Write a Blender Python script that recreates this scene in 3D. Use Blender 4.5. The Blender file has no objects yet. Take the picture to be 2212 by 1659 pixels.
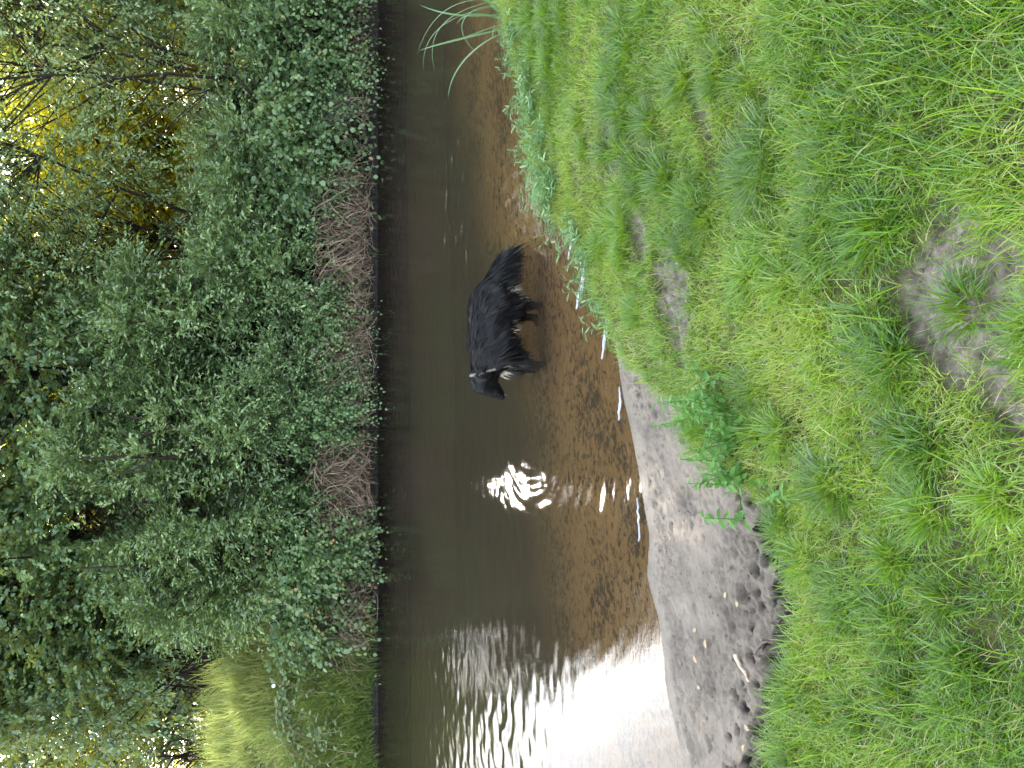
import bpy, bmesh, math, random
import numpy as np
from mathutils import Vector, Matrix, Quaternion

C = bpy.context.scene
COL = C.collection
rng = np.random.default_rng(7)
R = math.radians

# ------------------------------------------------------------------ camera
CAM_H = 2.5
PITCH = R(22.0)
FPX = 1662.0                      # focal length, in pixels of a 2212 px long side
fwd = Vector((0, math.cos(PITCH), -math.sin(PITCH)))
upv = Vector((0, math.sin(PITCH), math.cos(PITCH)))
rgt = Vector((1, 0, 0))
cam_d = bpy.data.cameras.new('camera')
cam = bpy.data.objects.new('camera', cam_d)
COL.objects.link(cam)
cam_d.sensor_fit = 'HORIZONTAL'
cam_d.sensor_width = 36.0
cam_d.lens = FPX / 2212 * 36.0
cam_d.clip_start = 0.05
cam_d.clip_end = 2000
# the photograph is stored lying on its side: world "down" is picture right
m = Matrix.Identity(4)
for i in range(3):
    m[i][0] = -upv[i]; m[i][1] = rgt[i]; m[i][2] = -fwd[i]
m.translation = Vector((0, 0, CAM_H))
cam.matrix_world = m
C.camera = cam

# ------------------------------------------------------------------ sky, sun, exposure
SUN_EL = R(22.5)
SUN_AZ = R(-8.1)
sun_dir = Vector((math.sin(SUN_AZ) * math.cos(SUN_EL), math.cos(SUN_AZ) * math.cos(SUN_EL), math.sin(SUN_EL)))
W = bpy.data.worlds.new('World'); C.world = W; W.use_nodes = True
nt = W.node_tree; nt.nodes.clear()
N_ = nt.nodes.new; LK = nt.links.new
out = N_('ShaderNodeOutputWorld'); bg = N_('ShaderNodeBackground'); bg.inputs[1].default_value = 0.12
sky = N_('ShaderNodeTexSky'); sky.sky_type = 'NISHITA'; sky.sun_disc = False
sky.sun_elevation = SUN_EL; sky.sun_rotation = SUN_AZ % (2 * math.pi)
sky.air_density = 1.0; sky.dust_density = 1.5; sky.ozone_density = 1.0
tc = N_('ShaderNodeTexCoord')
dot = N_('ShaderNodeVectorMath'); dot.operation = 'DOT_PRODUCT'; dot.inputs[1].default_value = sun_dir
LK(tc.outputs['Generated'], dot.inputs[0])
mx = N_('ShaderNodeMath'); mx.operation = 'MAXIMUM'; mx.inputs[1].default_value = 0; LK(dot.outputs['Value'], mx.inputs[0])
pw = N_('ShaderNodeMath'); pw.operation = 'POWER'; pw.inputs[1].default_value = 16.0; LK(mx.outputs[0], pw.inputs[0])
glow = N_('ShaderNodeMath'); glow.operation = 'MULTIPLY_ADD'; LK(pw.outputs[0], glow.inputs[0]); glow.inputs[1].default_value = 80.0; glow.inputs[2].default_value = 7.6
nz = N_('ShaderNodeTexNoise'); nz.inputs['Scale'].default_value = 2.2; nz.inputs['Detail'].default_value = 6; nz.inputs['Roughness'].default_value = 0.55
LK(tc.outputs['Generated'], nz.inputs['Vector'])
cr = N_('ShaderNodeValToRGB'); cr.color_ramp.elements[0].position = 0.36; cr.color_ramp.elements[1].position = 0.62
LK(nz.outputs['Fac'], cr.inputs[0])
sx = N_('ShaderNodeSeparateXYZ'); LK(tc.outputs['Generated'], sx.inputs[0])
h1 = N_('ShaderNodeMath'); h1.operation = 'SUBTRACT'; h1.use_clamp = True; h1.inputs[0].default_value = 1.0; LK(sx.outputs['Z'], h1.inputs[1])
h2 = N_('ShaderNodeMath'); h2.operation = 'POWER'; LK(h1.outputs[0], h2.inputs[0]); h2.inputs[1].default_value = 2.0
h3 = N_('ShaderNodeMath'); h3.operation = 'MULTIPLY_ADD'; LK(h2.outputs[0], h3.inputs[0]); h3.inputs[1].default_value = 14.0; LK(glow.outputs[0], h3.inputs[2])  # extra low-sky brightness, added to light the front of the far foliage
cl = N_('ShaderNodeMath'); cl.operation = 'MULTIPLY'; LK(cr.outputs[0], cl.inputs[0]); LK(h3.outputs[0], cl.inputs[1])
clc = N_('ShaderNodeVectorMath'); clc.operation = 'SCALE'; clc.inputs[0].default_value = (0.92, 0.96, 1.0); LK(cl.outputs[0], clc.inputs['Scale'])
add = N_('ShaderNodeVectorMath'); add.operation = 'ADD'; LK(sky.outputs[0], add.inputs[0]); LK(clc.outputs[0], add.inputs[1])
LK(add.outputs[0], bg.inputs[0]); LK(bg.outputs[0], out.inputs[0])

sd = bpy.data.lights.new('sun', 'SUN'); sd.energy = 5.0; sd.angle = R(0.53); sd.color = (1.0, 0.93, 0.80)
so = bpy.data.objects.new('sun', sd); COL.objects.link(so)
so.rotation_euler = sun_dir.to_track_quat('Z', 'Y').to_euler()
so.location = (-3, 20, 12)

C.view_settings.view_transform = 'Standard'
C.view_settings.look = 'None'
C.view_settings.exposure = 1.9
C.view_settings.gamma = 1.0
C.render.engine = 'CYCLES'
C.cycles.use_denoising = True
C.cycles.max_bounces = 7
C.cycles.diffuse_bounces = 3
C.cycles.glossy_bounces = 3
C.cycles.transmission_bounces = 4
C.cycles.transparent_max_bounces = 8
C.cycles.sample_clamp_indirect = 6.0

# ------------------------------------------------------------------ helpers
def ray(x, y):
    """direction through a point of the 2212x1659 photograph"""
    return fwd + rgt * ((829.5 - y) / FPX) + upv * ((1106.0 - x) / FPX)
def onz(x, y, z):
    d = ray(x, y); t = (z - CAM_H) / d.z
    return Vector((d.x * t, d.y * t, z))
def ony(x, y, Y):
    d = ray(x, y); t = Y / d.y
    return Vector((d.x * t, Y, CAM_H + d.z * t))

def norm(a):
    return a / np.maximum(np.linalg.norm(a, axis=-1, keepdims=True), 1e-9)

def hash2(ix, iy, s):
    h = (ix.astype(np.int64) * 374761393 + iy.astype(np.int64) * 668265263 + s * 974634777) & 0x7fffffff
    h = ((h ^ (h >> 13)) * 1274126177) & 0x7fffffff
    h = (h ^ (h >> 16)) & 0xffff
    return h / 65535.0
def vnoise(x, y, s=0):
    ix = np.floor(x); iy = np.floor(y); fx = x - ix; fy = y - iy
    fx = fx * fx * (3 - 2 * fx); fy = fy * fy * (3 - 2 * fy)
    a = hash2(ix, iy, s); b = hash2(ix + 1, iy, s); c = hash2(ix, iy + 1, s); d = hash2(ix + 1, iy + 1, s)
    return (a * (1 - fx) + b * fx) * (1 - fy) + (c * (1 - fx) + d * fx) * fy
def fbm(x, y, s=0, o=4):
    r = 0; a = 0.5; f = 1.0
    for k in range(o):
        r = r + a * vnoise(x * f + 17.3 * k, y * f - 9.1 * k, s + k); a *= 0.5; f *= 2.03
    return r / (1 - 0.5 ** o)
def sstep(a, b, x):
    t = np.clip((x - a) / (b - a), 0, 1); return t * t * (3 - 2 * t)

class Acc:
    """collects polygons of several sizes and links them as one mesh object"""
    def __init__(self):
        self.v = []; self.n = 0; self.f = {}; self.nf = 0
    def add(self, verts, faces, rnd=0.5, mat=0, tip=None):
        verts = np.asarray(verts, dtype=np.float64).reshape(-1, 3)
        faces = np.asarray(faces, dtype=np.int64)
        k = faces.shape[1]
        r = np.broadcast_to(np.asarray(rnd, dtype=np.float64), (len(faces),)).copy()
        mt = np.broadcast_to(np.asarray(mat), (len(faces),)).copy()
        self.v.append(verts)
        self.f.setdefault(k, []).append((faces + self.n, r, mt))
        self.n += len(verts)
    def mesh(self, name, mats, smooth=False):
        me = bpy.data.meshes.new(name)
        V = np.concatenate(self.v)
        me.vertices.add(len(V)); me.vertices.foreach_set('co', V.ravel())
        li = []; lt = []; rr = []; mm = []
        for k, L in self.f.items():
            F = np.concatenate([a for a, _, _ in L])
            li.append(F.ravel()); lt.append(np.full(len(F), k))
            rr.append(np.concatenate([b for _, b, _ in L])); mm.append(np.concatenate([c for _, _, c in L]))
        li = np.concatenate(li); lt = np.concatenate(lt); rr = np.concatenate(rr); mm = np.concatenate(mm)
        me.loops.add(len(li)); me.loops.foreach_set('vertex_index', li.astype(np.int32))
        me.polygons.add(len(lt))
        me.polygons.foreach_set('loop_start', np.concatenate([[0], np.cumsum(lt)[:-1]]).astype(np.int32))
        me.polygons.foreach_set('loop_total', lt.astype(np.int32))
        me.polygons.foreach_set('material_index', mm.astype(np.int32))
        if smooth: me.polygons.foreach_set('use_smooth', np.ones(len(lt), dtype=bool))
        at = me.attributes.new('rnd', 'FLOAT', 'FACE'); at.data.foreach_set('value', rr.astype(np.float32))
        me.update(calc_edges=True)
        for m_ in mats: me.materials.append(m_)
        return me
    def obj(self, name, mats, parent=None, smooth=False):
        return link(name, self.mesh(name, mats if isinstance(mats, (list, tuple)) else [mats], smooth), parent)

def link(name, me, parent=None):
    o = bpy.data.objects.new(name, me); COL.objects.link(o)
    if parent: o.parent = parent
    return o
def tag(o, label=None, cat=None, group=None, kind=None):
    if label: o['label'] = label
    if cat: o['category'] = cat
    if group: o['group'] = group
    if kind: o['kind'] = kind
    return o
def empty(name, loc, label, cat, group=None, rz=0, sc=(1, 1, 1)):
    o = bpy.data.objects.new(name, None); COL.objects.link(o)
    o.location = loc; o.rotation_euler = (0, 0, rz); o.scale = sc
    o.empty_display_size = 0.1
    return tag(o, label, cat, group)

def tube(acc, P, rad, sides=6, rnd=0.5, mat=0, cap=True):
    P = np.asarray(P, dtype=np.float64); n = len(P)
    rad = np.broadcast_to(np.asarray(rad, dtype=np.float64), (n,))
    T = norm(np.gradient(P, axis=0))
    ref = np.where(np.abs(T[:, 2:3]) > 0.9, np.array([[1.0, 0, 0]]), np.array([[0, 0, 1.0]]))
    A = norm(np.cross(T, ref)); B = np.cross(T, A)
    an = np.arange(sides) / sides * 2 * np.pi
    V = P[:, None, :] + rad[:, None, None] * (np.cos(an)[None, :, None] * A[:, None, :] + np.sin(an)[None, :, None] * B[:, None, :])
    i = np.arange(n - 1)[:, None] * sides; j = np.arange(sides)[None, :]; j2 = (j + 1) % sides
    F = np.stack([i + j, i + j2, i + sides + j2, i + sides + j], -1).reshape(-1, 4)
    acc.add(V.reshape(-1, 3), F, rnd, mat)

def ribbons(acc, P, Wd, side, rnd, mat=0):
    """P (N,K,3) centre lines, Wd (N,K) half widths, side (N,3) or (N,K,3); the last row closes to a point"""
    N, K, _ = P.shape
    if side.ndim == 2: side = side[:, None, :]
    L = P - side * Wd[..., None]; Rr = P + side * Wd[..., None]
    V = np.empty((N, 2 * K - 1, 3))
    V[:, 0:2 * K - 2:2] = L[:, :-1]; V[:, 1:2 * K - 2:2] = Rr[:, :-1]; V[:, -1] = P[:, -1]
    base = (np.arange(N) * (2 * K - 1))[:, None]
    q = [[2 * k, 2 * k + 1, 2 * k + 3, 2 * k + 2] for k in range(K - 2)]
    nb = acc.n
    acc.v.append(V.reshape(-1, 3)); acc.n += N * (2 * K - 1)
    rnd = np.broadcast_to(np.asarray(rnd, dtype=float), (N,)); mat = np.broadcast_to(np.asarray(mat), (N,))
    for qq in q:
        acc.f.setdefault(4, []).append((base + np.array(qq)[None, :] + nb, rnd.copy(), mat.copy()))
    acc.f.setdefault(3, []).append((base + np.array([2 * K - 4, 2 * K - 3, 2 * K - 2])[None, :] + nb, rnd.copy(), mat.copy()))

# ------------------------------------------------------------------ materials
def mat(name):
    m_ = bpy.data.materials.new(name); m_.use_nodes = True
    t = m_.node_tree; t.nodes.clear()
    o = t.nodes.new('ShaderNodeOutputMaterial')
    return m_, t, o
def ramp(t, src, stops):
    r = t.nodes.new('ShaderNodeValToRGB')
    while len(r.color_ramp.elements) < len(stops): r.color_ramp.elements.new(0.5)
    for e, (p, c) in zip(r.color_ramp.elements, stops):
        e.position = p; e.color = (*c, 1)
    t.links.new(src, r.inputs[0]); return r
def noise(t, scale, detail=4, rough=0.55, vec=None, dist=0.0):
    n = t.nodes.new('ShaderNodeTexNoise'); n.inputs['Scale'].default_value = scale
    n.inputs['Detail'].default_value = detail; n.inputs['Roughness'].default_value = rough; n.inputs['Distortion'].default_value = dist
    if vec is not None: t.links.new(vec, n.inputs['Vector'])
    return n
def objvec(t, scale=(1, 1, 1)):
    c = t.nodes.new('ShaderNodeTexCoord'); mp = t.nodes.new('ShaderNodeMapping'); mp.inputs['Scale'].default_value = scale
    t.links.new(c.outputs['Object'], mp.inputs['Vector']); return mp.outputs[0]
def attr(t, name):
    a = t.nodes.new('ShaderNodeAttribute'); a.attribute_name = name; return a.outputs['Fac']
def prin(t, rough=0.6, spec=0.4):
    p = t.nodes.new('ShaderNodeBsdfPrincipled'); p.inputs['Roughness'].default_value = rough
    p.inputs['Specular IOR Level'].default_value = spec; return p
def mixs(t, a, b, fac):
    x = t.nodes.new('ShaderNodeMixShader')
    if isinstance(fac, (int, float)): x.inputs[0].default_value = fac
    else: t.links.new(fac, x.inputs[0])
    t.links.new(a, x.inputs[1]); t.links.new(b, x.inputs[2]); return x
def mixc(t, a, b, fac, mode='MIX'):
    x = t.nodes.new('ShaderNodeMix'); x.data_type = 'RGBA'; x.blend_type = mode
    if isinstance(fac, (int, float)): x.inputs['Factor'].default_value = fac
    else: t.links.new(fac, x.inputs['Factor'])
    for s, k in ((a, 6), (b, 7)):
        if isinstance(s, tuple): x.inputs[k].default_value = (*s, 1)
        else: t.links.new(s, x.inputs[k])
    return x.outputs[2]

def leaf_mat(name, stops, trans, tfac=0.4, rough=0.42, spec=0.5):
    """stops: leaf colours picked by each leaf's own value; trans: colour of light passing through"""
    m_, t, o = mat(name)
    r = ramp(t, attr(t, 'rnd'), stops)
    p = prin(t, rough, spec); t.links.new(r.outputs[0], p.inputs['Base Color'])
    tr = t.nodes.new('ShaderNodeBsdfTranslucent')
    tcx = mixc(t, r.outputs[0], trans, 0.75); t.links.new(tcx, tr.inputs[0])
    t.links.new(mixs(t, p.outputs[0], tr.outputs[0], tfac).outputs[0], o.inputs[0])
    return m_
def simple_mat(name, c1, c2, scale, rough=0.8, spec=0.3, bump=0.0, stretch=(1, 1, 1), rnd=None):
    m_, t, o = mat(name); v = objvec(t, stretch); n = noise(t, scale, 6, 0.6, v)
    r = ramp(t, n.outputs['Fac'], [(0.3, c1), (0.7, c2)])
    p = prin(t, rough, spec)
    col = r.outputs[0]
    if rnd: col = mixc(t, col, rnd, attr(t, 'rnd'))
    t.links.new(col, p.inputs['Base Color'])
    if bump:
        b = t.nodes.new('ShaderNodeBump'); b.inputs['Strength'].default_value = bump; b.inputs['Distance'].default_value = 0.01
        t.links.new(n.outputs['Fac'], b.inputs['Height']); t.links.new(b.outputs[0], p.inputs['Normal'])
    t.links.new(p.outputs[0], o.inputs[0]); return m_

M = {}
M['willow'] = leaf_mat('willow_leaf', [(0.0, (0.030, 0.065, 0.028)), (0.42, (0.095, 0.17, 0.070)), (0.72, (0.19, 0.29, 0.125)), (1.0, (0.33, 0.45, 0.18))], (0.30, 0.36, 0.035), 0.3, 0.38, 0.7)
M['oak'] = leaf_mat('tree_leaf', [(0.0, (0.026, 0.066, 0.032)), (0.45, (0.078, 0.16, 0.075)), (0.8, (0.14, 0.25, 0.11)), (1.0, (0.25, 0.38, 0.13))], (0.40, 0.38, 0.03), 0.36, 0.38, 0.7)
M['sunlit'] = leaf_mat('sunlit_leaf', [(0.0, (0.08, 0.12, 0.02)), (0.5, (0.15, 0.19, 0.03)), (1.0, (0.24, 0.25, 0.04))], (0.86, 0.78, 0.07), 0.68, 0.5, 0.3)  # glow of sun shining through is put into the yellow leaf colour
M['bramble'] = leaf_mat('bramble_leaf', [(0.0, (0.040, 0.082, 0.034)), (0.5, (0.085, 0.155, 0.064)), (0.9, (0.15, 0.23, 0.09)), (1.0, (0.22, 0.15, 0.06))], (0.26, 0.34, 0.05), 0.3)
M['bluish'] = leaf_mat('blue_green_leaf', [(0.0, (0.13, 0.20, 0.17)), (1.0, (0.24, 0.34, 0.29))], (0.2, 0.3, 0.1), 0.2)
M['bark'] = simple_mat('bark', (0.010, 0.008, 0.006), (0.035, 0.027, 0.020), 18, 0.85, 0.2, 0.4, (1, 1, 0.25))
M['twig'] = simple_mat('dead_stem', (0.19, 0.14, 0.10), (0.46, 0.36, 0.265), 9, 0.8, 0.2, 0, (1, 1, 1), (0.07, 0.045, 0.035))
GR = [(0.0, (0.018, 0.070, 0.005)), (0.35, (0.070, 0.185, 0.010)), (0.6, (0.150, 0.275, 0.016)), (0.82, (0.265, 0.365, 0.035)), (0.93, (0.34, 0.33, 0.12)), (1.0, (0.46, 0.38, 0.20))]
M['grass'] = leaf_mat('grass_blade', GR, (0.34, 0.52, 0.02), 0.36, 0.32, 0.75)
M['fargrass'] = leaf_mat('far_grass_blade', [(0.0, (0.05, 0.11, 0.02)), (0.5, (0.15, 0.23, 0.07)), (0.8, (0.30, 0.33, 0.14)), (1.0, (0.46, 0.41, 0.22))], (0.50, 0.56, 0.12), 0.42, 0.5, 0.4)
M['reed'] = leaf_mat('reed_leaf', [(0.0, (0.05, 0.13, 0.05)), (1.0, (0.13, 0.25, 0.10))], (0.22, 0.38, 0.07), 0.25, 0.38, 0.6)
M['herb'] = leaf_mat('herb_leaf', [(0.0, (0.07, 0.17, 0.05)), (0.7, (0.15, 0.28, 0.10)), (1.0, (0.22, 0.34, 0.14))], (0.25, 0.42, 0.08), 0.28, 0.36, 0.6)
M['nettle'] = leaf_mat('nettle_leaf', [(0.0, (0.045, 0.14, 0.025)), (1.0, (0.11, 0.26, 0.04))], (0.2, 0.42, 0.03), 0.35, 0.45, 0.4)

# ground: sand, soil and bed told apart by vertex values
def ground_mat():
    m_, t, o = mat('ground')
    v = objvec(t)
    sand = attr(t, 'sand'); mud_shade = attr(t, 'mud_shade'); bed = attr(t, 'bed'); deep = attr(t, 'deep')
    n1 = noise(t, 26, 8, 0.65, v); n2 = noise(t, 3.0, 5, 0.6, v)
    soil = ramp(t, n1.outputs['Fac'], [(0.3, (0.04, 0.032, 0.024)), (0.47, (0.15, 0.127, 0.10)), (0.68, (0.30, 0.265, 0.22))])
    sandc = ramp(t, n2.outputs['Fac'], [(0.3, (0.13, 0.108, 0.086)), (0.5, (0.21, 0.178, 0.144)), (0.72, (0.30, 0.245, 0.19))])
    sp = ramp(t, n1.outputs['Fac'], [(0.34, (0.22, 0.20, 0.19)), (0.41, (1, 1, 1))])
    sandc2 = mixc(t, sandc.outputs[0], sp.outputs[0], 0.75, 'MULTIPLY')
    thatch = ramp(t, n1.outputs['Fac'], [(0.3, (0.030, 0.034, 0.012)), (0.55, (0.085, 0.088, 0.030)), (0.75, (0.17, 0.15, 0.065))])
    soilc = mixc(t, thatch.outputs[0], soil.outputs[0], attr(t, 'bare'))
    c = mixc(t, soilc, sandc2, sand)
    n4 = noise(t, 14, 6, 0.6, v)
    mud_shade_c = ramp(t, n4.outputs['Fac'], [(0.4, (0.006, 0.005, 0.0045)), (0.62, (0.026, 0.021, 0.018))])
    c = mixc(t, c, mud_shade_c.outputs[0], mud_shade)
    # river bed: tan sand with dark leaf litter lying in the ripples
    vb = objvec(t, (0.85, 1.0, 1))
    n3 = noise(t, 19, 6, 0.68, vb, 0.9)
    n5 = noise(t, 1.7, 3, 0.5, v)
    th = t.nodes.new('ShaderNodeMath'); th.operation = 'ADD'; t.links.new(n3.outputs['Fac'], th.inputs[0])
    th2 = t.nodes.new('ShaderNodeMath'); th2.operation = 'MULTIPLY_ADD'; th2.inputs[1].default_value = 0.35; th2.inputs[2].default_value = -0.17
    t.links.new(n5.outputs['Fac'], th2.inputs[0]); t.links.new(th2.outputs[0], th.inputs[1])
    bedc = ramp(t, th.outputs[0], [(0.40, (0.055, 0.042, 0.030)), (0.455, (0.17, 0.12, 0.07)), (0.50, (0.36, 0.25, 0.125)), (0.8, (0.47, 0.34, 0.18))])
    deep_murk = mixc(t, bedc.outputs[0], (0.050, 0.040, 0.028), deep)  # bed darkens with depth: light lost in murky water put into colour
    c = mixc(t, c, deep_murk, bed)
    p = prin(t, 0.75, 0.35); t.links.new(c, p.inputs['Base Color'])
    wet = attr(t, 'wet')
    rr = t.nodes.new('ShaderNodeMapRange'); rr.inputs['To Min'].default_value = 0.8; rr.inputs['To Max'].default_value = 0.3
    t.links.new(wet, rr.inputs['Value']); t.links.new(rr.outputs[0], p.inputs['Roughness'])
    b = t.nodes.new('ShaderNodeBump'); b.inputs['Strength'].default_value = 0.9; b.inputs['Distance'].default_value = 0.02
    nb = noise(t, 60, 8, 0.75, v); t.links.new(nb.outputs['Fac'], b.inputs['Height']); t.links.new(b.outputs[0], p.inputs['Normal'])
    t.links.new(p.outputs[0], o.inputs[0]); return m_
M['ground'] = ground_mat()

def water_mat():
    m_, t, o = mat('river_water')
    v = objvec(t, (0.6, 1.4, 1))
    n = noise(t, 22, 5, 0.6, v)
    b = t.nodes.new('ShaderNodeBump'); b.inputs['Strength'].default_value = 0.09; b.inputs['Distance'].default_value = 0.01
    t.links.new(n.outputs['Fac'], b.inputs['Height'])
    fr = t.nodes.new('ShaderNodeFresnel'); fr.inputs[0].default_value = 1.333; t.links.new(b.outputs[0], fr.inputs['Normal'])
    gl = t.nodes.new('ShaderNodeBsdfGlossy'); gl.inputs['Roughness'].default_value = 0.035; t.links.new(b.outputs[0], gl.inputs['Normal'])
    tr = t.nodes.new('ShaderNodeBsdfTransparent'); tr.inputs[0].default_value = (0.88, 0.79, 0.63, 1)
    df = t.nodes.new('ShaderNodeBsdfDiffuse'); df.inputs[0].default_value = (0.076, 0.062, 0.046, 1)
    body = mixs(t, tr.outputs[0], df.outputs[0], 0.19)
    t.links.new(mixs(t, body.outputs[0], gl.outputs[0], fr.outputs[0]).outputs[0], o.inputs[0]); return m_
M['water'] = water_mat()

# ------------------------------------------------------------------ terrain
FAR_Y = 11.65
def curve(pts, z):
    P = sorted([tuple(onz(x, y, z))[:2] for x, y in pts]); return np.array([p[0] for p in P]), np.array([p[1] for p in P])
SHX, SHY = curve([(1085, -140), (1092, 0), (1105, 70), (1145, 200), (1155, 330), (1185, 450), (1245, 510), (1300, 640), (1333, 760), (1350, 870),
                  (1378, 1000), (1402, 1150), (1398, 1240), (1422, 1330), (1442, 1500), (1478, 1659), (1500, 1780)], 0.0)
GRX, GRY = curve([(1095, -140), (1105, 0), (1118, 70), (1160, 200), (1172, 330), (1205, 450), (1265, 520), (1325, 650), (1350, 730), (1400, 800), (1500, 880),
                  (1530, 970), (1620, 1030), (1690, 1090), (1726, 1180), (1738, 1300), (1716, 1450), (1672, 1659), (1660, 1780)], 0.20)
def shore(X): return np.interp(X, SHX, SHY) + 0.03 * (vnoise(X * 4.0, X * 0 + 3.3, 5) - 0.5)
def grassline(X): return np.minimum(np.interp(X, GRX, GRY) + 0.12 * (fbm(X * 5.0, X * 0 + 1.7, 9) - 0.5), shore(X) - 0.05)
drng = np.random.default_rng(3)
DENT = []
for _ in range(420):
    x = drng.uniform(-2.6, 0.4); s0 = float(shore(np.array([x]))[0]); g0 = float(grassline(np.array([x]))[0])
    if s0 - g0 < 0.15: continue
    DENT.append((x, drng.uniform(g0 - 0.05, s0 - 0.12), drng.uniform(0.010, 0.036), drng.uniform(0.004, 0.012)))
NPLAIN = len(DENT)
for _ in range(380):
    x = drng.uniform(-2.4, -0.25); s0 = float(shore(np.array([x]))[0]); g0_ = float(grassline(np.array([x]))[0])
    if s0 - g0_ < 0.3: continue
    DENT.append((x, g0_ + abs(drng.normal(0.05, 0.16)) * min(1, (s0 - g0_) * 1.5), drng.uniform(0.012, 0.042), drng.uniform(0.02, 0.055)))
SOIL = []   # bare earth patches in the turf: centre, half sizes
for (px, py, rx, ry) in [(2085, 540, 0.22, 0.11), (2000, 640, 0.13, 0.10), (2040, 745, 0.15, 0.08), (2140, 815, 0.22, 0.10), (2195, 600, 0.13, 0.09), (1508, 640, 0.33, 0.15), (1440, 520, 0.16, 0.10), (2200, 1240, 0.12, 0.07), (1400, 330, 0.2, 0.07), (1660, 250, 0.12, 0.06)]:
    p = onz(px, py, 0.35 if px < 1700 else 0.75); SOIL.append((p.x, p.y, rx, ry))
def soil_mask(X, Y):
    r = np.zeros_like(X)
    w = 0.55 * (fbm(X * 6, Y * 6, 31) - 0.5)
    for (a, b, rx, ry) in SOIL:
        d = np.sqrt(((X - a) / rx) ** 2 + ((Y - b) / ry) ** 2) + w * 2.6
        r = np.maximum(r, 1 - sstep(0.7, 1.15, d))
    return r
def terrain(X, Y, detail=True):
    s = shore(X); g = grassline(X)
    # near bank
    sandz = 0.17 * np.clip((s - Y) / np.maximum(s - g, 0.25), 0, 1) ** 0.9
    lw = np.minimum(0.16 + 0.05 * (fbm(X * 7, Y * 7, 3) - 0.5), 0.5)
    ledge = 0.15 * sstep(0, 1, (g + 0.03 - Y) / lw) * np.where(s - g > 0.2, 1.0, 0.75)
    top = np.clip((g - Y) / 3.6, 0, 1) * 0.62
    near = sandz + ledge + top
    near = near + 0.05 * (fbm(X * 1.6, Y * 1.6, 21) - 0.5) * sstep(0.05, 0.5, g - Y) + 0.012 * (fbm(X * 9, Y * 9, 24) - 0.5) * sstep(0, 0.2, g - Y)
    # bed
    d = Y - s
    bedz = -0.5 * (1 - np.exp(-np.maximum(d, 0) / 3.9)) - 0.01 + 0.02 * (fbm(X * 2.0, Y * 3.0, 41) - 0.5) * sstep(0, 0.5, d)
    # far bank: undercut step, then rising, higher on the left
    fe = FAR_Y + 0.18 * (fbm(X * 1.2, X * 0 + 8.8, 51) - 0.5)
    rise = 0.45 * sstep(-0.05, 0.22, Y - fe) + 0.35 * sstep(0.2, 2.0, Y - fe)
    left = sstep(-3.2, -5.4, X)
    rise = rise + left * ((0.55 + 0.6 * (fbm(X * 1.1, Y * 1.1, 53) - 0.5)) * sstep(0.05, 0.9, Y - fe) + 0.55 * sstep(0.7, 3.6, Y - fe)) + (0.1 * np.maximum(Y - fe - 4, 0)) * 0.2
    z = np.where(Y < s, near, bedz)
    k = sstep(-0.25, 0.05, Y - fe)
    z = np.where(Y > fe - 0.3, z * (1 - k) + k * 0.0 + rise, z)
    if detail:
        inn = (X > -3.2) & (X < 1.0) & (Y > 2.0) & (Y < 5.5)
        xi = X[inn]; yi = Y[inn]; dz = np.zeros_like(xi)
        wxi = xi + 0.045 * (fbm(xi * 20, yi * 20, 151, 3) - 0.5); wyi = yi + 0.045 * (fbm(xi * 20, yi * 20, 161, 3) - 0.5)
        for (a, b, r, h) in DENT:
            q = ((wxi - a) ** 2 + ((wyi - b) * 1.25) ** 2) / (r * r)
            nearq = q < 9
            dz[nearq] += h * (-np.exp(-q[nearq] * 1.2) + 0.35 * np.exp(-(np.sqrt(q[nearq]) - 1.5) ** 2 * 4))
        rp = sstep(0.35, 0.65, fbm(xi * 3.5, yi * 4.5, 63))
        dz = dz + (0.25 + rp) * (0.030 * (np.abs(fbm(xi * 17, yi * 26, 65, 3) - 0.5) * -2) + 0.022 * (fbm(xi * 38, yi * 45, 67, 2) - 0.5))
        sm = sstep(0.03, 0.18, s[inn] - yi)
        dz = dz + 0.030 * (fbm(xi * 14, yi * 14, 61, 5) - 0.5)
        led = np.exp(-((yi - g[inn] - 0.06) / 0.13) ** 2) * (s[inn] - g[inn] > 0.25)
        dz = dz + led * 0.30 * (fbm(xi * 9, yi * 9, 71, 4) - 0.55)
        zz = z[inn]; z = z.copy(); z[inn] = zz + dz * sm
        sl = soil_mask(X, Y); z = z + sl * (-0.03 + 0.03 * (fbm(X * 22, Y * 22, 81, 4) - 0.5))
    return z
def tz(x, y):
    return float(terrain(np.array([float(x)]), np.array([float(y)]), True)[0])
def onground(px, py):
    d = ray(px, py); t0 = 0.6; t1 = 14.0
    for _ in range(3):
        t = np.linspace(t0, t1, 70)
        h = CAM_H + d.z * t - terrain(d.x * t, d.y * t, False)
        k = int(np.argmax(h < 0)) if (h < 0).any() else 69
        t0, t1 = t[max(k - 1, 0)], t[k]
    return Vector((0, 0, CAM_H)) + d * float(t1)
def spaced(parts):
    out_ = []
    for a, b, n in parts: out_.append(np.linspace(a, b, n, endpoint=False))
    return np.concatenate(out_ + [np.array([parts[-1][1]])])
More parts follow.
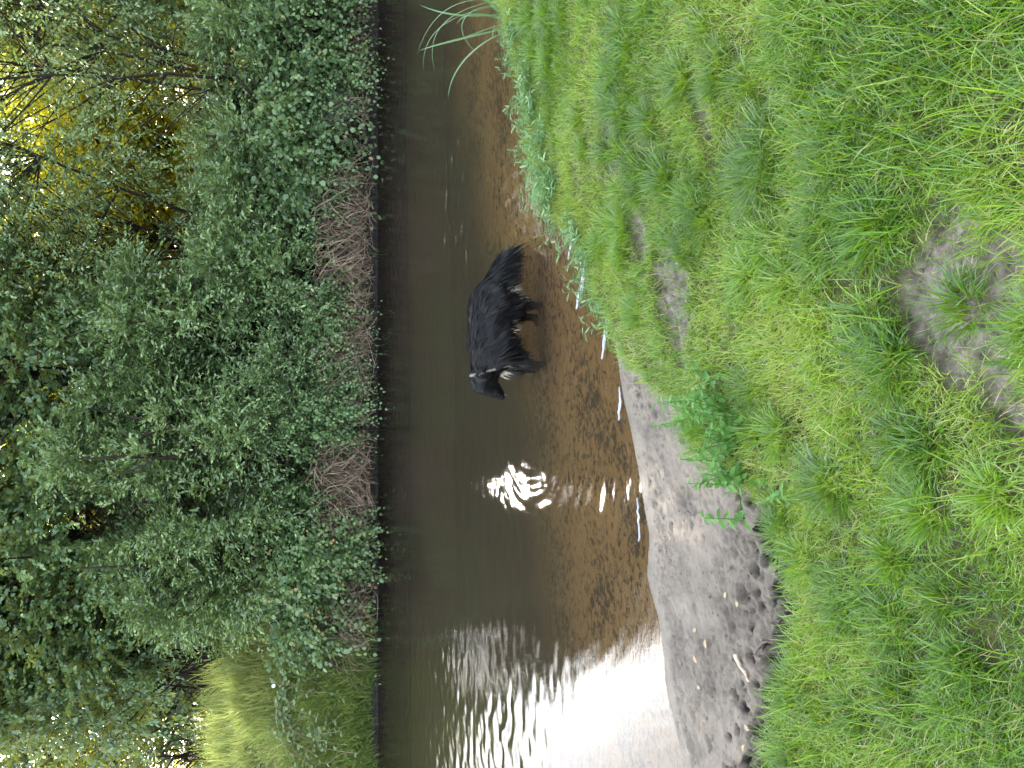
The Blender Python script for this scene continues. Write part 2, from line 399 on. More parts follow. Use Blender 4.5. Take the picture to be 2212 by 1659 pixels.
def ground():
    xs = spaced([(-300, -60, 6), (-60, -12, 24), (-12, -3.0, 90), (-3.0, 0.6, 330), (0.6, 3.2, 110), (3.2, 12, 80), (12, 60, 24), (60, 300, 6)])
    ys = spaced([(-150, -8, 8), (-8, 0.8, 30), (0.8, 2.2, 50), (2.2, 4.9, 250), (4.9, 10.6, 140), (10.6, 14, 90), (14, 30, 50), (30, 90, 20), (90, 500, 6)])
    X, Y = np.meshgrid(xs, ys); Z = terrain(X, Y)
    nx = len(xs); ny = len(ys)
    i = np.arange(ny - 1)[:, None] * nx; j = np.arange(nx - 1)[None, :]
    F = np.stack([i + j, i + j + 1, i + nx + j + 1, i + nx + j], -1).reshape(-1, 4)
    a = Acc(); a.add(np.stack([X, Y, Z], -1), F)
    o = a.obj('ground', [M['ground']], None, True)
    s = shore(X); g = grassline(X); me = o.data
    sand = sstep(-0.12, 0.02, Y - g)
    led = np.exp(-((Y - g - 0.07) / 0.15) ** 2) * sstep(0.2, 0.5, s - g) * sstep(0.40, 0.52, fbm(X * 8, Y * 12, 73))
    bed = sstep(-0.02, 0.05, Y - s)
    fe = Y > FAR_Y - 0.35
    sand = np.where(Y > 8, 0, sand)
    mud_shade = np.maximum(led, np.where(fe, 1.0, 0.0)); bed = np.where(fe, 0, bed)  # far bank: shade under the overhang put into near-black mud colour
    pit = np.zeros_like(X)
    for (a_, b_, r_, h_) in DENT[NPLAIN:]:
        ii = np.searchsorted(xs, [a_ - 3 * r_, a_ + 3 * r_]); jj = np.searchsorted(ys, [b_ - 3 * r_, b_ + 3 * r_]); sl_ = (slice(jj[0], jj[1]), slice(ii[0], ii[1]))
        pit[sl_] = np.maximum(pit[sl_], np.exp(-1.1 * ((X[sl_] - a_) ** 2 + ((Y[sl_] - b_) * 1.25) ** 2) / (r_ * r_)))
    mud_shade = np.maximum(mud_shade, sstep(0.25, 0.7, pit + 0.9 * (fbm(X * 22, Y * 22, 75) - 0.5)))  # hollows darkened too, their shade put into the mud colour
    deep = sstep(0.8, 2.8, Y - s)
    wet = np.where(Y > 9, 0, np.exp(-np.maximum(s - Y, 0) / 0.12))
    for nme, val in (('bare', np.where(Y < 6, soil_mask(X, Y), 0.5)), ('sand', sand), ('mud_shade', np.clip(mud_shade, 0, 1)), ('bed', bed), ('deep', deep), ('wet', wet)):
        at = me.attributes.new(nme, 'FLOAT', 'POINT'); at.data.foreach_set('value', val.ravel().astype(np.float32))
    tag(o, kind='structure')
ground()

# ------------------------------------------------------------------ water surface with its small waves
def wave(X, Y):
    z = np.zeros_like(X)
    wr = np.random.default_rng(5)
    s = shore(X); d = Y - s
    amp = (0.22 + 0.78 * sstep(0.8, 2.6, d)) * (0.25 + 1.5 * fbm(X * 0.55, Y * 0.9, 91) ** 1.5)
    wx = X + 0.25 * fbm(X * 0.8, Y * 0.8, 92); wy = Y + 0.3 * fbm(X * 0.9 + 4, Y * 0.9, 93)
    for k in range(16):
        lam = wr.uniform(0.07, 0.26); th = wr.normal(math.pi / 2, 0.45); ph = wr.uniform(0, 6.28)
        z = z + lam * 0.0024 * np.sin(2 * np.pi / lam * (wx * math.cos(th) + wy * math.sin(th)) + ph)
    z = z * amp * 1.25 * (1 - 0.85 * sstep(-0.9, -1.8, X) * sstep(1.9, 1.0, d))
    # rings the wading dog pushes out
    for (cx, cy, lam, a0, rr) in ((-0.1, 5.9, 0.16, 0.0012, 1.9), (-0.2, 5.75, 0.11, 0.0008, 1.2)):
        r = np.sqrt(((X - cx)) ** 2 + ((Y - cy) * 1.1) ** 2)
        z = z + a0 * np.sin(2 * np.pi * r / lam) * np.exp(-((r - 0.7) / rr) ** 2 * 2.2)
    # lapping near the sand
    lam = 0.055
    z = z + 0.0008 * np.sin(2 * np.pi / lam * (d + 0.03 * fbm(X * 5, Y * 5, 95))) * np.exp(-((d - 0.12) / 0.12) ** 2) * sstep(0.45, 0.6, fbm(X * 1.5, Y * 1.5, 96))
    return z
def water():
    xs = spaced([(-300, -60, 6), (-60, -8, 60), (-8, -4, 110), (-4, 4, 330), (4, 8, 100), (8, 60, 50), (60, 300, 6)])
    ys = spaced([(1.6, 4, 60), (4, 8.2, 250), (8.2, FAR_Y + 0.12, 110)])
    X, Y = np.meshgrid(xs, ys); Z = wave(X, Y)
    Z = np.where(np.abs(X) > 12, 0, Z)
    nx = len(xs); ny = len(ys)
    keep = (terrain(X, Y, False) < 0.03)
    i = np.arange(ny - 1)[:, None] * nx; j = np.arange(nx - 1)[None, :]
    F = np.stack([i + j, i + j + 1, i + nx + j + 1, i + nx + j], -1)
    kk = keep[:-1, :-1] | keep[1:, :-1] | keep[:-1, 1:] | keep[1:, 1:]
    a = Acc(); a.add(np.stack([X, Y, Z], -1), F[kk])
    o = a.obj('river_water', [M['water']], None, True)
    tag(o, kind='structure')
water()

# ------------------------------------------------------------------ leaves, shrubs, trees
def unit(r, n):
    return norm(r.normal(size=(n, 3)))
def leaves_on_sprays(r, base, dr, ln, nleaf, L, Wd, droop=0.25, up=0.55, spread=0.8, tone=None):
    """positions, frames and sizes of leaves set alternately along thin shoots"""
    n = len(base)
    t = (np.arange(nleaf) + 0.7) / nleaf
    P = base[:, None] + dr[:, None] * (ln[:, None, None] * t[None, :, None])
    P[..., 2] -= droop * ln[:, None] * t[None] ** 2
    tang = dr[:, None] - np.array([0, 0, 1.0]) * (2 * droop * t[None, :, None]); tang = norm(tang)
    sd_ = norm(np.cross(dr, np.array([0, 0, 1.0]) + 0.3 * unit(r, n)))[:, None]
    sg = np.where(np.arange(nleaf) % 2 == 0, 1.0, -1.0)[None, :, None]
    sz = (0.65 + 0.5 * r.random((n, nleaf, 1))) * (1 - 0.35 * t[None, :, None] ** 3)
    D = norm(tang * (0.65 + 0.5 * t[None, :, None]) + sd_ * sg * spread + 0.35 * r.normal(size=(n, nleaf, 3)))
    Nn = norm(np.array([0, 0, up]) + 0.6 * r.normal(size=(n, nleaf, 3)))
    S = norm(np.cross(D, Nn)); Nn = np.cross(S, D)
    cl_ = r.random((n, 1)) if tone is None else 0.55 * tone[:, None] + 0.45 * r.random((n, 1))
    rv = np.clip(0.62 * cl_ ** 1.3 + 0.3 * r.random((n, nleaf)), 0, 1); rv[:, -3:] = np.clip(rv[:, -3:] + 0.25, 0, 1)
    return dict(P=P.reshape(-1, 3), D=D.reshape(-1, 3), S=S.reshape(-1, 3), N=Nn.reshape(-1, 3), L=(L * sz).reshape(-1), W=(Wd * sz).reshape(-1), r=rv.reshape(-1))
def put_leaves(acc, d, shape='quad', mat_=0, keep=None):
    if keep is not None: d = {k: v[keep] for k, v in d.items()}
    P, D, S, Nn, L, Wd = d['P'], d['D'], d['S'], d['N'], d['L'][:, None], d['W'][:, None]
    n = len(P)
    if shape == 'quad':
        V = np.stack([P, P + D * L * 0.5 + S * Wd * 0.5 + Nn * Wd * 0.12, P + D * L - Nn * L * 0.06, P + D * L * 0.5 - S * Wd * 0.5 + Nn * Wd * 0.12], 1)
        F = np.arange(n * 4).reshape(n, 4)
    else:
        V = np.stack([P, P + D * L * 0.28 + S * Wd * 0.48 + Nn * Wd * 0.1, P + D * L * 0.68 + S * Wd * 0.42 + Nn * Wd * 0.08, P + D * L - Nn * L * 0.08,
                      P + D * L * 0.68 - S * Wd * 0.42 + Nn * Wd * 0.08, P + D * L * 0.28 - S * Wd * 0.48 + Nn * Wd * 0.1], 1)
        k = np.arange(n)[:, None] * 6
        acc.add(V.reshape(-1, 3), np.concatenate([k + np.array([[0, 1, 2, 3]]), k + np.array([[0, 3, 4, 5]])]), np.concatenate([d['r'], d['r']]), mat_)
        return
    acc.add(V.reshape(-1, 3), F, d['r'], mat_)
def put_shoots(acc, base, dr, ln, droop, mat_=1, w=0.0025):
    n = len(base); t = np.linspace(0, 1, 4)
    P = base[:, None] + dr[:, None] * (ln[:, None, None] * t[None, :, None]); P[..., 2] -= droop * ln[:, None] * t[None] ** 2
    side = norm(np.cross(dr, np.array([0.3, -1.0, 0.2])))
    ribbons(acc, P, np.full((n, 4), w), side, 0.5, mat_)

def grow(seed, H, rad, z0, nclump, nspray, nleaf, L, Wd, shape, leafm, spray=(0.25, 0.55), rc=(0.3, 0.6), droop=0.3, stems=4, trunk_r=0.05, shell=0.5, up=0.25, single=False):
    """a woody plant: limbs from its base to clumps of leafy shoots"""
    r = np.random.default_rng(seed)
    u = unit(r, nclump); q = r.random(nclump) ** shell
    Cc = np.array([0, 0, (z0 + H) / 2]) + u * q[:, None] * np.array([rad[0], rad[1], (H - z0) / 2])
    Cr = r.uniform(rc[0], rc[1], nclump)
    ns = np.maximum(3, (nspray * (Cr / np.mean(Cr)) ** 2 * r.uniform(0.5, 1.4, nclump)).astype(int))
    idx = np.repeat(np.arange(nclump), ns); n = len(idx)
    off = unit(r, n); off *= (r.random(n) ** 0.5)[:, None]
    base = Cc[idx] + off * Cr[idx][:, None] * np.array([1, 1, 0.75])
    outw = norm(base - np.array([0, 0, z0 + (H - z0) * 0.35]))
    dr = norm(0.6 * off + 0.55 * outw + 0.45 * r.normal(size=(n, 3)) + np.array([0, 0, up]))
    ln = r.uniform(spray[0], spray[1], n)
    lv = leaves_on_sprays(r, base, dr, ln, nleaf, L, Wd, droop, tone=r.random(nclump)[idx])
    wood = Acc()
    bases = []
    for k in range(stems):
        a = r.uniform(0, 6.28); sp = 0.0 if single else r.uniform(0.05, 0.25)
        b0 = np.array([math.cos(a) * sp, math.sin(a) * sp, -0.15])
        topp = np.array([rad[0] * 0.45 * r.normal(), rad[1] * 0.45 * r.normal(), H * r.uniform(0.7, 0.95)])
        if single: topp = np.array([0.25 * r.normal(), 0.25 * r.normal(), H * 0.93])
        tt = np.linspace(0, 1, 9)[:, None]
        P = b0 * (1 - tt) + topp * tt + np.sin(tt * 3.14) * np.array([r.normal() * 0.18, r.normal() * 0.18, 0]) + 0.05 * r.normal(size=(9, 3)) * tt
        tube(wood, P, trunk_r * (1 - 0.85 * tt[:, 0]) + 0.006, 7); bases.append(P)
    for c in range(nclump):
        P0 = bases[c % stems]
        zc = Cc[c][2]; kk = int(np.argmin(np.abs(P0[:, 2] - (zc - 0.6 * np.linalg.norm(Cc[c][:2]) - 0.2))))
        kk = min(kk, 7)
        a0 = P0[kk]; tt = np.linspace(0, 1, 6)[:, None]
        P = a0 * (1 - tt) + Cc[c] * tt + np.sin(tt * 3.14) * np.array([0.1 * r.normal(), 0.1 * r.normal(), 0.12 * r.normal() + 0.05])
        tube(wood, P, max(0.010, trunk_r * 0.33) * (1 - 0.8 * tt[:, 0]) + 0.003, 5)
    wm = wood.mesh('trunk', [M['bark']], True)
    return dict(lv=lv, base=base, dr=dr, ln=ln, droop=droop, shape=shape, leafm=leafm, wood=wm, mesh=None, per=nleaf)
def crown_mesh(p, keep_leaf=None, keep_sp=None):
    a = Acc(); put_leaves(a, p['lv'], p['shape'], 0, keep_leaf)
    b, d_, l_ = (p['base'], p['dr'], p['ln']) if keep_sp is None else (p['base'][keep_sp], p['dr'][keep_sp], p['ln'][keep_sp])
    put_shoots(a, b, d_, l_, p['droop'])
    return a.mesh('crown', [M[p['leafm']], M['bark']])
# places the sun reaches through holes in the leaves: (point on the ground or water, hole radius)
g0 = onz(1118, 1052, 0.0)
SUNSPOT = [(g0, 0.27), (onz(1395, 1090, 0.05), 0.34), (onz(1125, 905, 0), 0.07), (Vector((-4.9, 13.7, 1.7)), 0.8), (Vector((-6.1, 13.8, 1.75)), 0.95), (Vector((-7.6, 13.8, 1.75)), 1.0)]
def hole_keep(pts):
    keep = np.ones(len(pts), bool); sdn = np.array(sun_dir)
    for p0, rad in SUNSPOT:
        v = pts - np.array(p0); t = v @ sdn; d = np.linalg.norm(v - t[:, None] * sdn, axis=1)
        keep &= ~(d < rad * (1 + 0.25 * np.sin(7 * v[:, 0] + 3 * v[:, 2])))
    return keep
def plant(p, name, x, y, label, cat, group=None, rz=0.0, sc=1.0, zz=None):
    s3 = (sc, sc, sc) if not isinstance(sc, tuple) else sc
    z = float(terrain(np.array([x]), np.array([y]), False)[0]) - 0.03 if zz is None else zz
    e = empty(name, (x, y, z), label, cat, group, rz, s3)
    link('trunk', p['wood'], e)
    c, s_ = math.cos(rz), math.sin(rz)
    Rm = np.array([[c, -s_, 0], [s_, c, 0], [0, 0, 1]]); T = lambda q: (q * np.array(s3)) @ Rm.T + np.array([x, y, z])
    kl = hole_keep(T(p['lv']['P']))
    if kl.all():
        if p['mesh'] is None: p['mesh'] = crown_mesh(p)
        link('crown', p['mesh'], e)
    else:
        link('crown', crown_mesh(p, kl, hole_keep(T(p['base']))), e)
    return e

willow = [grow(11 + k, 3.9, (1.5, 1.1), 0.1, 84, 32, 15, 0.098, 0.038, 'quad', 'willow', spray=(0.3, 0.65), rc=(0.2, 0.42)) for k in range(3)]
lowwil = [grow(21 + k, 2.2, (1.3, 0.8), 0.0, 54, 30, 14, 0.094, 0.038, 'quad', 'willow', spray=(0.3, 0.6), rc=(0.18, 0.36)) for k in range(2)]
tree = [grow(31 + k, 9.0, (2.6, 2.0), 1.6, 190, 28, 12, 0.11, 0.072, 'hex', 'oak', spray=(0.3, 0.65), rc=(0.36, 0.72), stems=1, trunk_r=0.15, single=True, up=0.15) for k in range(3)]
bush = [grow(41 + k, 4.6, (2.0, 1.4), 0.1, 140, 30, 11, 0.095, 0.060, 'hex', 'oak', spray=(0.3, 0.6), rc=(0.35, 0.62), stems=4, trunk_r=0.06) for k in range(2)]
thin = [grow(51 + k, 8.5, (2.8, 1.8), 1.6, 150, 20, 13, 0.090, 0.036, 'quad', 'willow', spray=(0.3, 0.6), rc=(0.35, 0.7), stems=4, trunk_r=0.026, up=0.0, droop=0.45) for k in range(2)]
glowb = [grow(71 + k, 4.6, (2.0, 1.2), 0.0, 120, 14, 11, 0.095, 0.066, 'hex', 'sunlit', spray=(0.3, 0.6), rc=(0.35, 0.62), stems=4, trunk_r=0.03) for k in range(2)]
bramb = [grow(61 + k, 1.1, (1.0, 0.6), -0.25, 44, 22, 9, 0.080, 0.064, 'hex', 'bramble', spray=(0.25, 0.6), rc=(0.2, 0.36), droop=0.7, stems=5, trunk_r=0.010) for k in range(2)]

gw = 'willow shrubs along the far bank'
def W_(p, x, y, lab, rz, sc): plant(p, 'willow_shrub', x, y, lab, 'shrub', gw, rz, sc)
W_(lowwil[0], 5.7, 12.5, 'low willow shrub at the right end of the far bank, under the overhanging willow', 0.3, 1.05)
W_(lowwil[1], 3.6, 12.6, 'low willow shrub behind the brambles, below the yellow gap in the trees', 1.3, 1.0)
W_(lowwil[0], 2.0, 12.5, 'low willow shrub behind the widest tangle of dead stems', 4.4, (1.0, 1.0, 1.05))
W_(willow[0], 0.6, 12.9, 'grey-green willow shrub right of the centre, left of the yellow gap', 2.1, (1.0, 1.0, 1.0))
W_(willow[1], -0.9, 12.5, 'pale willow shrub leaning out furthest over the dead stems behind the dog', 0.9, (1.0, 1.0, 1.0))
W_(lowwil[1], -0.1, 11.75, 'low pale willow sprays reaching over the bank straight behind the dog', 2.9, (0.75, 0.6, 0.85))
W_(willow[2], -2.6, 12.8, 'willow shrub beside the left bramble, in front of the tall leafy trees', 4.1, (0.95, 1.0, 0.9))
go = 'broadleaf trees behind the shrubs'
def T_(p, x, y, lab, rz, sc, g=go, n='broadleaf_tree', cat='tree'): plant(p, n, x, y, lab, cat, g, rz, sc)
T_(thin[0], 5.0, 13.4, 'thin-leaved willow tree arching over the yellow gap at the right', 0.4, 1.0, 'willow trees over the gap', 'willow_tree')
T_(thin[1], 2.3, 14.0, 'willow tree with bare dark limbs beside the yellow gap', 2.4, 1.0, 'willow trees over the gap', 'willow_tree')
T_(tree[0], 0.0, 14.8, 'tall dense broadleaf tree behind the middle of the bank', 0.0, 1.0)
T_(tree[1], -3.0, 15.0, 'tall dark broadleaf tree with small sky gaps, left of the middle', 1.9, (0.92, 0.95, 0.86))
T_(bush[1], -4.9, 15.4, 'round bushy tree behind the top of the grassy slope, leftmost of the near trees', 1.2, (0.9, 1.0, 1.38))
T_(tree[2], 7.6, 14.6, 'broadleaf tree at the right edge behind the low willow', 0.8, 1.0)
T_(bush[0], -1.7, 14.2, 'bushy dark tree filling the gap behind the left willow', 0.6, (0.9, 0.9, 1.0))
for i, (x, y, rz, sc) in enumerate([(7.2, 14.6, 0.5, (1.2, 1, 1.0)), (4.8, 14.8, 1.5, (1.2, 1, 0.95)), (2.8, 14.4, 2.7, (1.2, 1, 1.0)), (0.8, 14.4, 3.6, (1.2, 1, 1.15))]):
    plant(lowwil[i % 2], 'undergrowth_shrub', x, y, 'dark undergrowth shrub deep between the front willows and the sunlit trees', 'shrub', 'dark undergrowth behind the front shrubs', rz, sc)
for x, y, rz, sc in ((-4.3, 16.6, 0.2, 0.9), (-6.0, 17.0, 1.4, 0.9), (-7.8, 17.4, 2.9, 0.9), (-9.6, 17.4, 4.0, 0.9)):
    plant(lowwil[0], 'hedge_shrub', x, y, 'low leafy shrub along the crest behind the grassy slope at the left', 'shrub', 'hedge shrubs behind the slope', rz, sc)
gb = 'sunlit trees beyond the far bank'
yl = 'yellow backlit tree glowing through the gaps beyond the far bank'
hz = 'hazy pale tree beyond the grassy slope at the left'
for i, (x, y, rz, s_) in enumerate([(11.5, 21, 0.2, 1.5), (8.6, 20.6, 1.1, 1.5), (5.8, 21, 2.2, 1.5), (3.0, 20.6, 3.0, 1.5), (0.2, 21, 4.0, 1.5), (-2.6, 20.6, 5.0, 1.45), (4.4, 22.5, 0.7, 1.5), (1.6, 22.8, 2.7, 1.5), (7.2, 22.6, 3.7, 1.5)]):
    plant(glowb[i % 2], 'sunlit_tree', x, y, yl, 'tree', gb, rz, s_)
for i, (x, y, rz, s_) in enumerate([(-5.8, 22, 0.9, 1.4), (-8.6, 23, 2.2, 1.42), (-11.6, 24, 3.3, 1.12), (-14.8, 25, 1.7, 0.95), (-9.8, 28, 4.4, 1.2)]):
    plant((bush[0], bush[1], glowb[0], bush[0], glowb[1])[i], 'hazy_tree', x, y, hz, 'tree', 'hazy trees at the left', rz, s_)
gbr = 'brambles spilling down the far bank'
def B_(p, px, py, lab, rz, sc):
    q = ony(px, py, 11.55); plant(p, 'bramble', q.x, 11.75, lab, 'bramble', gbr, rz, sc, 0.45)
B_(bramb[0], 700, 330, 'round-leaved bramble right of the dead stems, the biggest of the brambles', 0.0, (1.25, 0.9, 1.3))
B_(bramb[1], 720, 60, 'bramble at the right end of the far bank, beside the reed leaves', 2.0, (1.0, 0.9, 1.1))
B_(bramb[1], 720, 900, 'small bramble between the two dead stem tangles', 1.1, (0.75, 0.8, 0.85))
B_(bramb[0], 690, 1270, 'bramble at the left with one long shoot dangling to the water', 3.3, (1.2, 0.9, 1.15))
B_(bramb[0], 770, 700, 'low bramble hanging to the water behind the dog, between two tangles', 5.0, (0.7, 0.75, 0.7))
B_(bramb[1], 740, 410, 'trailing bramble over the right end of the widest tangle', 2.6, (0.6, 0.7, 0.6))
B_(bramb[0], 760, 1400, 'bramble trailing down the bank at the foot of the grassy slope', 0.9, (0.8, 0.7, 0.7))
B_(bramb[0], 780, 170, 'bramble hanging over the bank below the blue-green leafy clump', 1.6, (0.9, 0.75, 0.75))
B_(bramb[0], 790, 850, 'bramble reaching the water below the pale willow sprays, level with the dog\'s head', 2.2, (0.6, 0.65, 0.55))
B_(bramb[1], 640, 1140, 'bramble above the left dead stem tangle', 4.1, (0.9, 0.8, 0.9))

# the dangling bramble shoot
def dangling():
    P = np.array([ony(x, y, 11.25) for x, y in ((700, 1215), (760, 1235), (810, 1250), (840, 1248), (870, 1244), (890, 1240))])
    e = empty('bramble_shoot', tuple(P[0]), 'single long bramble shoot hanging from the left bramble down to the water', 'bramble')
    Q = P - P[0]
    a = Acc(); tube(a, Q, np.linspace(0.006, 0.003, len(Q)), 5); a.obj('stem', [M['twig']], e, True)
    r = np.random.default_rng(8); b = Acc(); seg = []
    for i in range(len(Q) - 1):
        for t in (0.1, 0.4, 0.7): seg.append(Q[i] * (1 - t) + Q[i + 1] * t)
    seg = np.repeat(np.array(seg), 4, 0); n = len(seg)
    D = norm(r.normal(size=(n, 3)) * np.array([1, 0.6, 0.5]) + np.array([0, -0.2, -0.2])); Nn = norm(np.array([0, -0.6, 0.7]) + 0.3 * r.normal(size=(n, 3)))
    S = norm(np.cross(D, Nn)); L = r.uniform(0.06, 0.10, n)
    put_leaves(b, dict(P=seg, D=D, S=S, N=np.cross(S, D), L=L, W=L * 0.75, r=r.uniform(0.4, 0.9, n)), 'hex')
    b.obj('leaves', [M['bramble']], e)
dangling()
def clump():
    r = np.random.default_rng(15); q = ony(730, 225, 11.5)
    e = empty('leafy_clump', (q.x, q.y, q.z - 0.25), 'dense blue-green leafy clump among the brambles on the right of the far bank', 'plant')
    n = 700; u = unit(r, n) * (r.random(n) ** 0.4)[:, None] * np.array([0.36, 0.18, 0.24]) + np.array([0, 0, 0.27])
    D = norm(u - np.array([0, 0.1, 0]) + 0.4 * r.normal(size=(n, 3))); Nn = norm(np.array([0, -0.3, 1]) + 0.4 * r.normal(size=(n, 3))); S = norm(np.cross(D, Nn))
    L = r.uniform(0.05, 0.085, n); a = Acc()
    put_leaves(a, dict(P=u, D=D, S=S, N=np.cross(S, D), L=L, W=L * 0.7, r=r.random(n)), 'hex'); a.obj('leaves', [M['bluish']], e)
    b = Acc()
    for k in range(6): tube(b, np.array([[0, 0, 0], [0.05 * r.normal(), 0.03, 0.15], [0.15 * r.normal(), -0.02, 0.35]]), [0.006, 0.005, 0.003], 5)
    b.obj('stem', [M['bark']], e, True)
clump()

M['flower'] = simple_mat('white_flower', (0.72, 0.72, 0.70), (0.82, 0.82, 0.80), 20, 0.6)
def bindweed(seed):
    r = np.random.default_rng(seed); st = Acc(); lf = Acc()
    for k in range(16):
        b = np.array([r.uniform(-0.5, 0.5), r.uniform(-0.2, 0.2), 0.05 + 0.25 * r.random()]); d = norm(np.array([[r.normal(), -0.5 + 0.3 * r.normal(), -0.15]]))[0]; l_ = r.uniform(0.5, 1.2)
        t = np.linspace(0, 1, 8)[:, None]; P = b + d * l_ * t + np.array([0, 0, 1.0]) * (0.22 * np.sin(t * 3.0) - 0.28 * t) + 0.02 * r.normal(size=(8, 3)); tube(st, P, 0.0035, 4)
        m_ = 16; q = r.random(m_); B = np.stack([np.interp(q, t[:, 0], P[:, i]) for i in range(3)], -1)
        D = norm(r.normal(size=(m_, 3)) * np.array([1, 0.8, 0.5])); Nn = norm(np.array([0, -0.5, 0.8]) + 0.4 * r.normal(size=(m_, 3))); S = norm(np.cross(D, Nn)); L = r.uniform(0.06, 0.10, m_)
        put_leaves(lf, dict(P=B, D=D, S=S, N=np.cross(S, D), L=L, W=L * 0.6, r=np.clip(0.55 + 0.25 * r.normal(size=m_), 0, 0.95)), 'hex')
    fl = Acc(); an = np.arange(10) / 10 * 6.2832
    V = np.concatenate([[[0, 0, -0.03]], np.stack([0.028 * np.cos(an), -0.012 + 0 * an, 0.028 * np.sin(an)], -1)]); fl.add(V, np.stack([np.zeros(10, int), 1 + np.arange(10), 1 + (np.arange(10) + 1) % 10], -1))
    return st.mesh('stem', [M['twig']], True), lf.mesh('leaves', [M['bramble']]), fl.mesh('flower', [M['flower']])
bw = [bindweed(200), bindweed(201)]
for k, (x, y, lab, nf) in enumerate([(-4.0, 12.6, 'leafy climber with white flowers on the top of the left bramble, beside the grassy slope', 2), (-4.9, 12.5, 'climber with one white flower trailing down the middle of the grassy slope', 1),
                                 (-5.9, 12.2, 'flowerless climber trailing low on the grassy slope near the left edge', 0), (-6.6, 13.2, 'climber on the upper part of the grassy slope at the left edge', 0), (-5.3, 11.95, 'climber hanging over the foot of the grassy slope', 0)]):
    e = empty('climber', (x, y, float(terrain(np.array([x]), np.array([y]), False)[0]) + 0.15), lab, 'climbing plant', 'climbers on the grassy slope', 0.3 * k)
    link('stem', bw[k % 2][0], e); link('leaves', bw[k % 2][1], e)
    for f in range(nf): o_ = link('flower', bw[0][2], e); o_.location = (0.2 - 0.4 * f, -0.25, 0.32 - 0.1 * f)
# tangles of dead bramble stems hanging over the water's edge
def tangle(px, py, wid, n, lab, seed):
    r = np.random.default_rng(seed); q = ony(px, py, 11.5); n = int(n * 1.9)
    a = Acc(); K = 9
    x0 = r.uniform(-wid, wid, n); t = np.linspace(0, 1, K)
    st = np.stack([x0, r.uniform(-0.05, 0.55, n), r.uniform(0.15, 0.95, n)], -1)
    en = st + np.stack([r.normal(0, 0.35, n), -r.uniform(0.05, 0.45, n), -r.uniform(0.2, 0.9, n)], -1)
    en[:, 2] = np.maximum(en[:, 2], 0.09 + 0.24 * r.random(n)); en[:, 1] = np.maximum(en[:, 1], -0.42)
    bow = np.stack([r.normal(0, 0.12, n), -r.uniform(0.0, 0.2, n), r.uniform(-0.05, 0.3, n)], -1)
    P = st[:, None] * (1 - t)[None, :, None] + en[:, None] * t[None, :, None] + bow[:, None] * np.sin(np.pi * t)[None, :, None]
    P += 0.010 * r.normal(size=P.shape)
    for k in range(n):
        tube(a, P[k], np.linspace(r.uniform(0.004, 0.008), 0.0025, K), 3, r.random())
    o = a.obj('dead_bramble_stems', [M['twig']]); o.location = (q.x, 11.45, 0.03)
    tag(o, lab, 'dead stems', 'tangles of dead stems on the far bank')
tangle(760, 590, 1.35, 470, 'wide tangle of brown dead stems at the waterline behind the dog\'s tail', 1)
tangle(780, 800, 0.6, 120, 'thin brown dead stems under the pale willow sprays behind the dog\'s head', 2)
tangle(750, 1050, 0.62, 330, 'pale dense tangle of dead stems below the left bramble, left of the dog', 3)
tangle(790, 1320, 0.5, 130, 'dead stems under the left bramble, beside the grassy slope', 4)
tangle(800, 150, 1.1, 110, 'dead stems at the right end of the far bank, behind the reed leaves', 5)

# ------------------------------------------------------------------ grass
def blades(acc, x, y, z, L, Wd, az, lean, curl, rnd, K=5):
    n = len(x); t = np.linspace(0, 1, K)
    h = np.stack([np.cos(az), np.sin(az), np.zeros(n)], -1)
    ang = lean[:, None] + curl[:, None] * t[None]      # angle from the vertical grows along the blade
    dz = np.cos(ang); dh = np.sin(ang)
    st = L[:, None] / (K - 1)
    cz = np.concatenate([np.zeros((n, 1)), np.cumsum(dz[:, :-1] * st, 1)], 1); ch = np.concatenate([np.zeros((n, 1)), np.cumsum(dh[:, :-1] * st, 1)], 1)
    P = np.stack([x, y, z], -1)[:, None] + h[:, None] * ch[..., None] + np.array([0, 0, 1.0]) * np.maximum(cz, -0.01)[..., None]
    side = norm(np.stack([-np.sin(az), np.cos(az), np.zeros(n)], -1) + 0.5 * np.random.default_rng(n).normal(size=(n, 3)) * np.array([1, 1, 0.4]))
    wd = Wd[:, None] * np.array([0.75, 1.0, 0.9, 0.6, 0.0][:K])[None]
    ribbons(acc, P, wd, side, rnd)
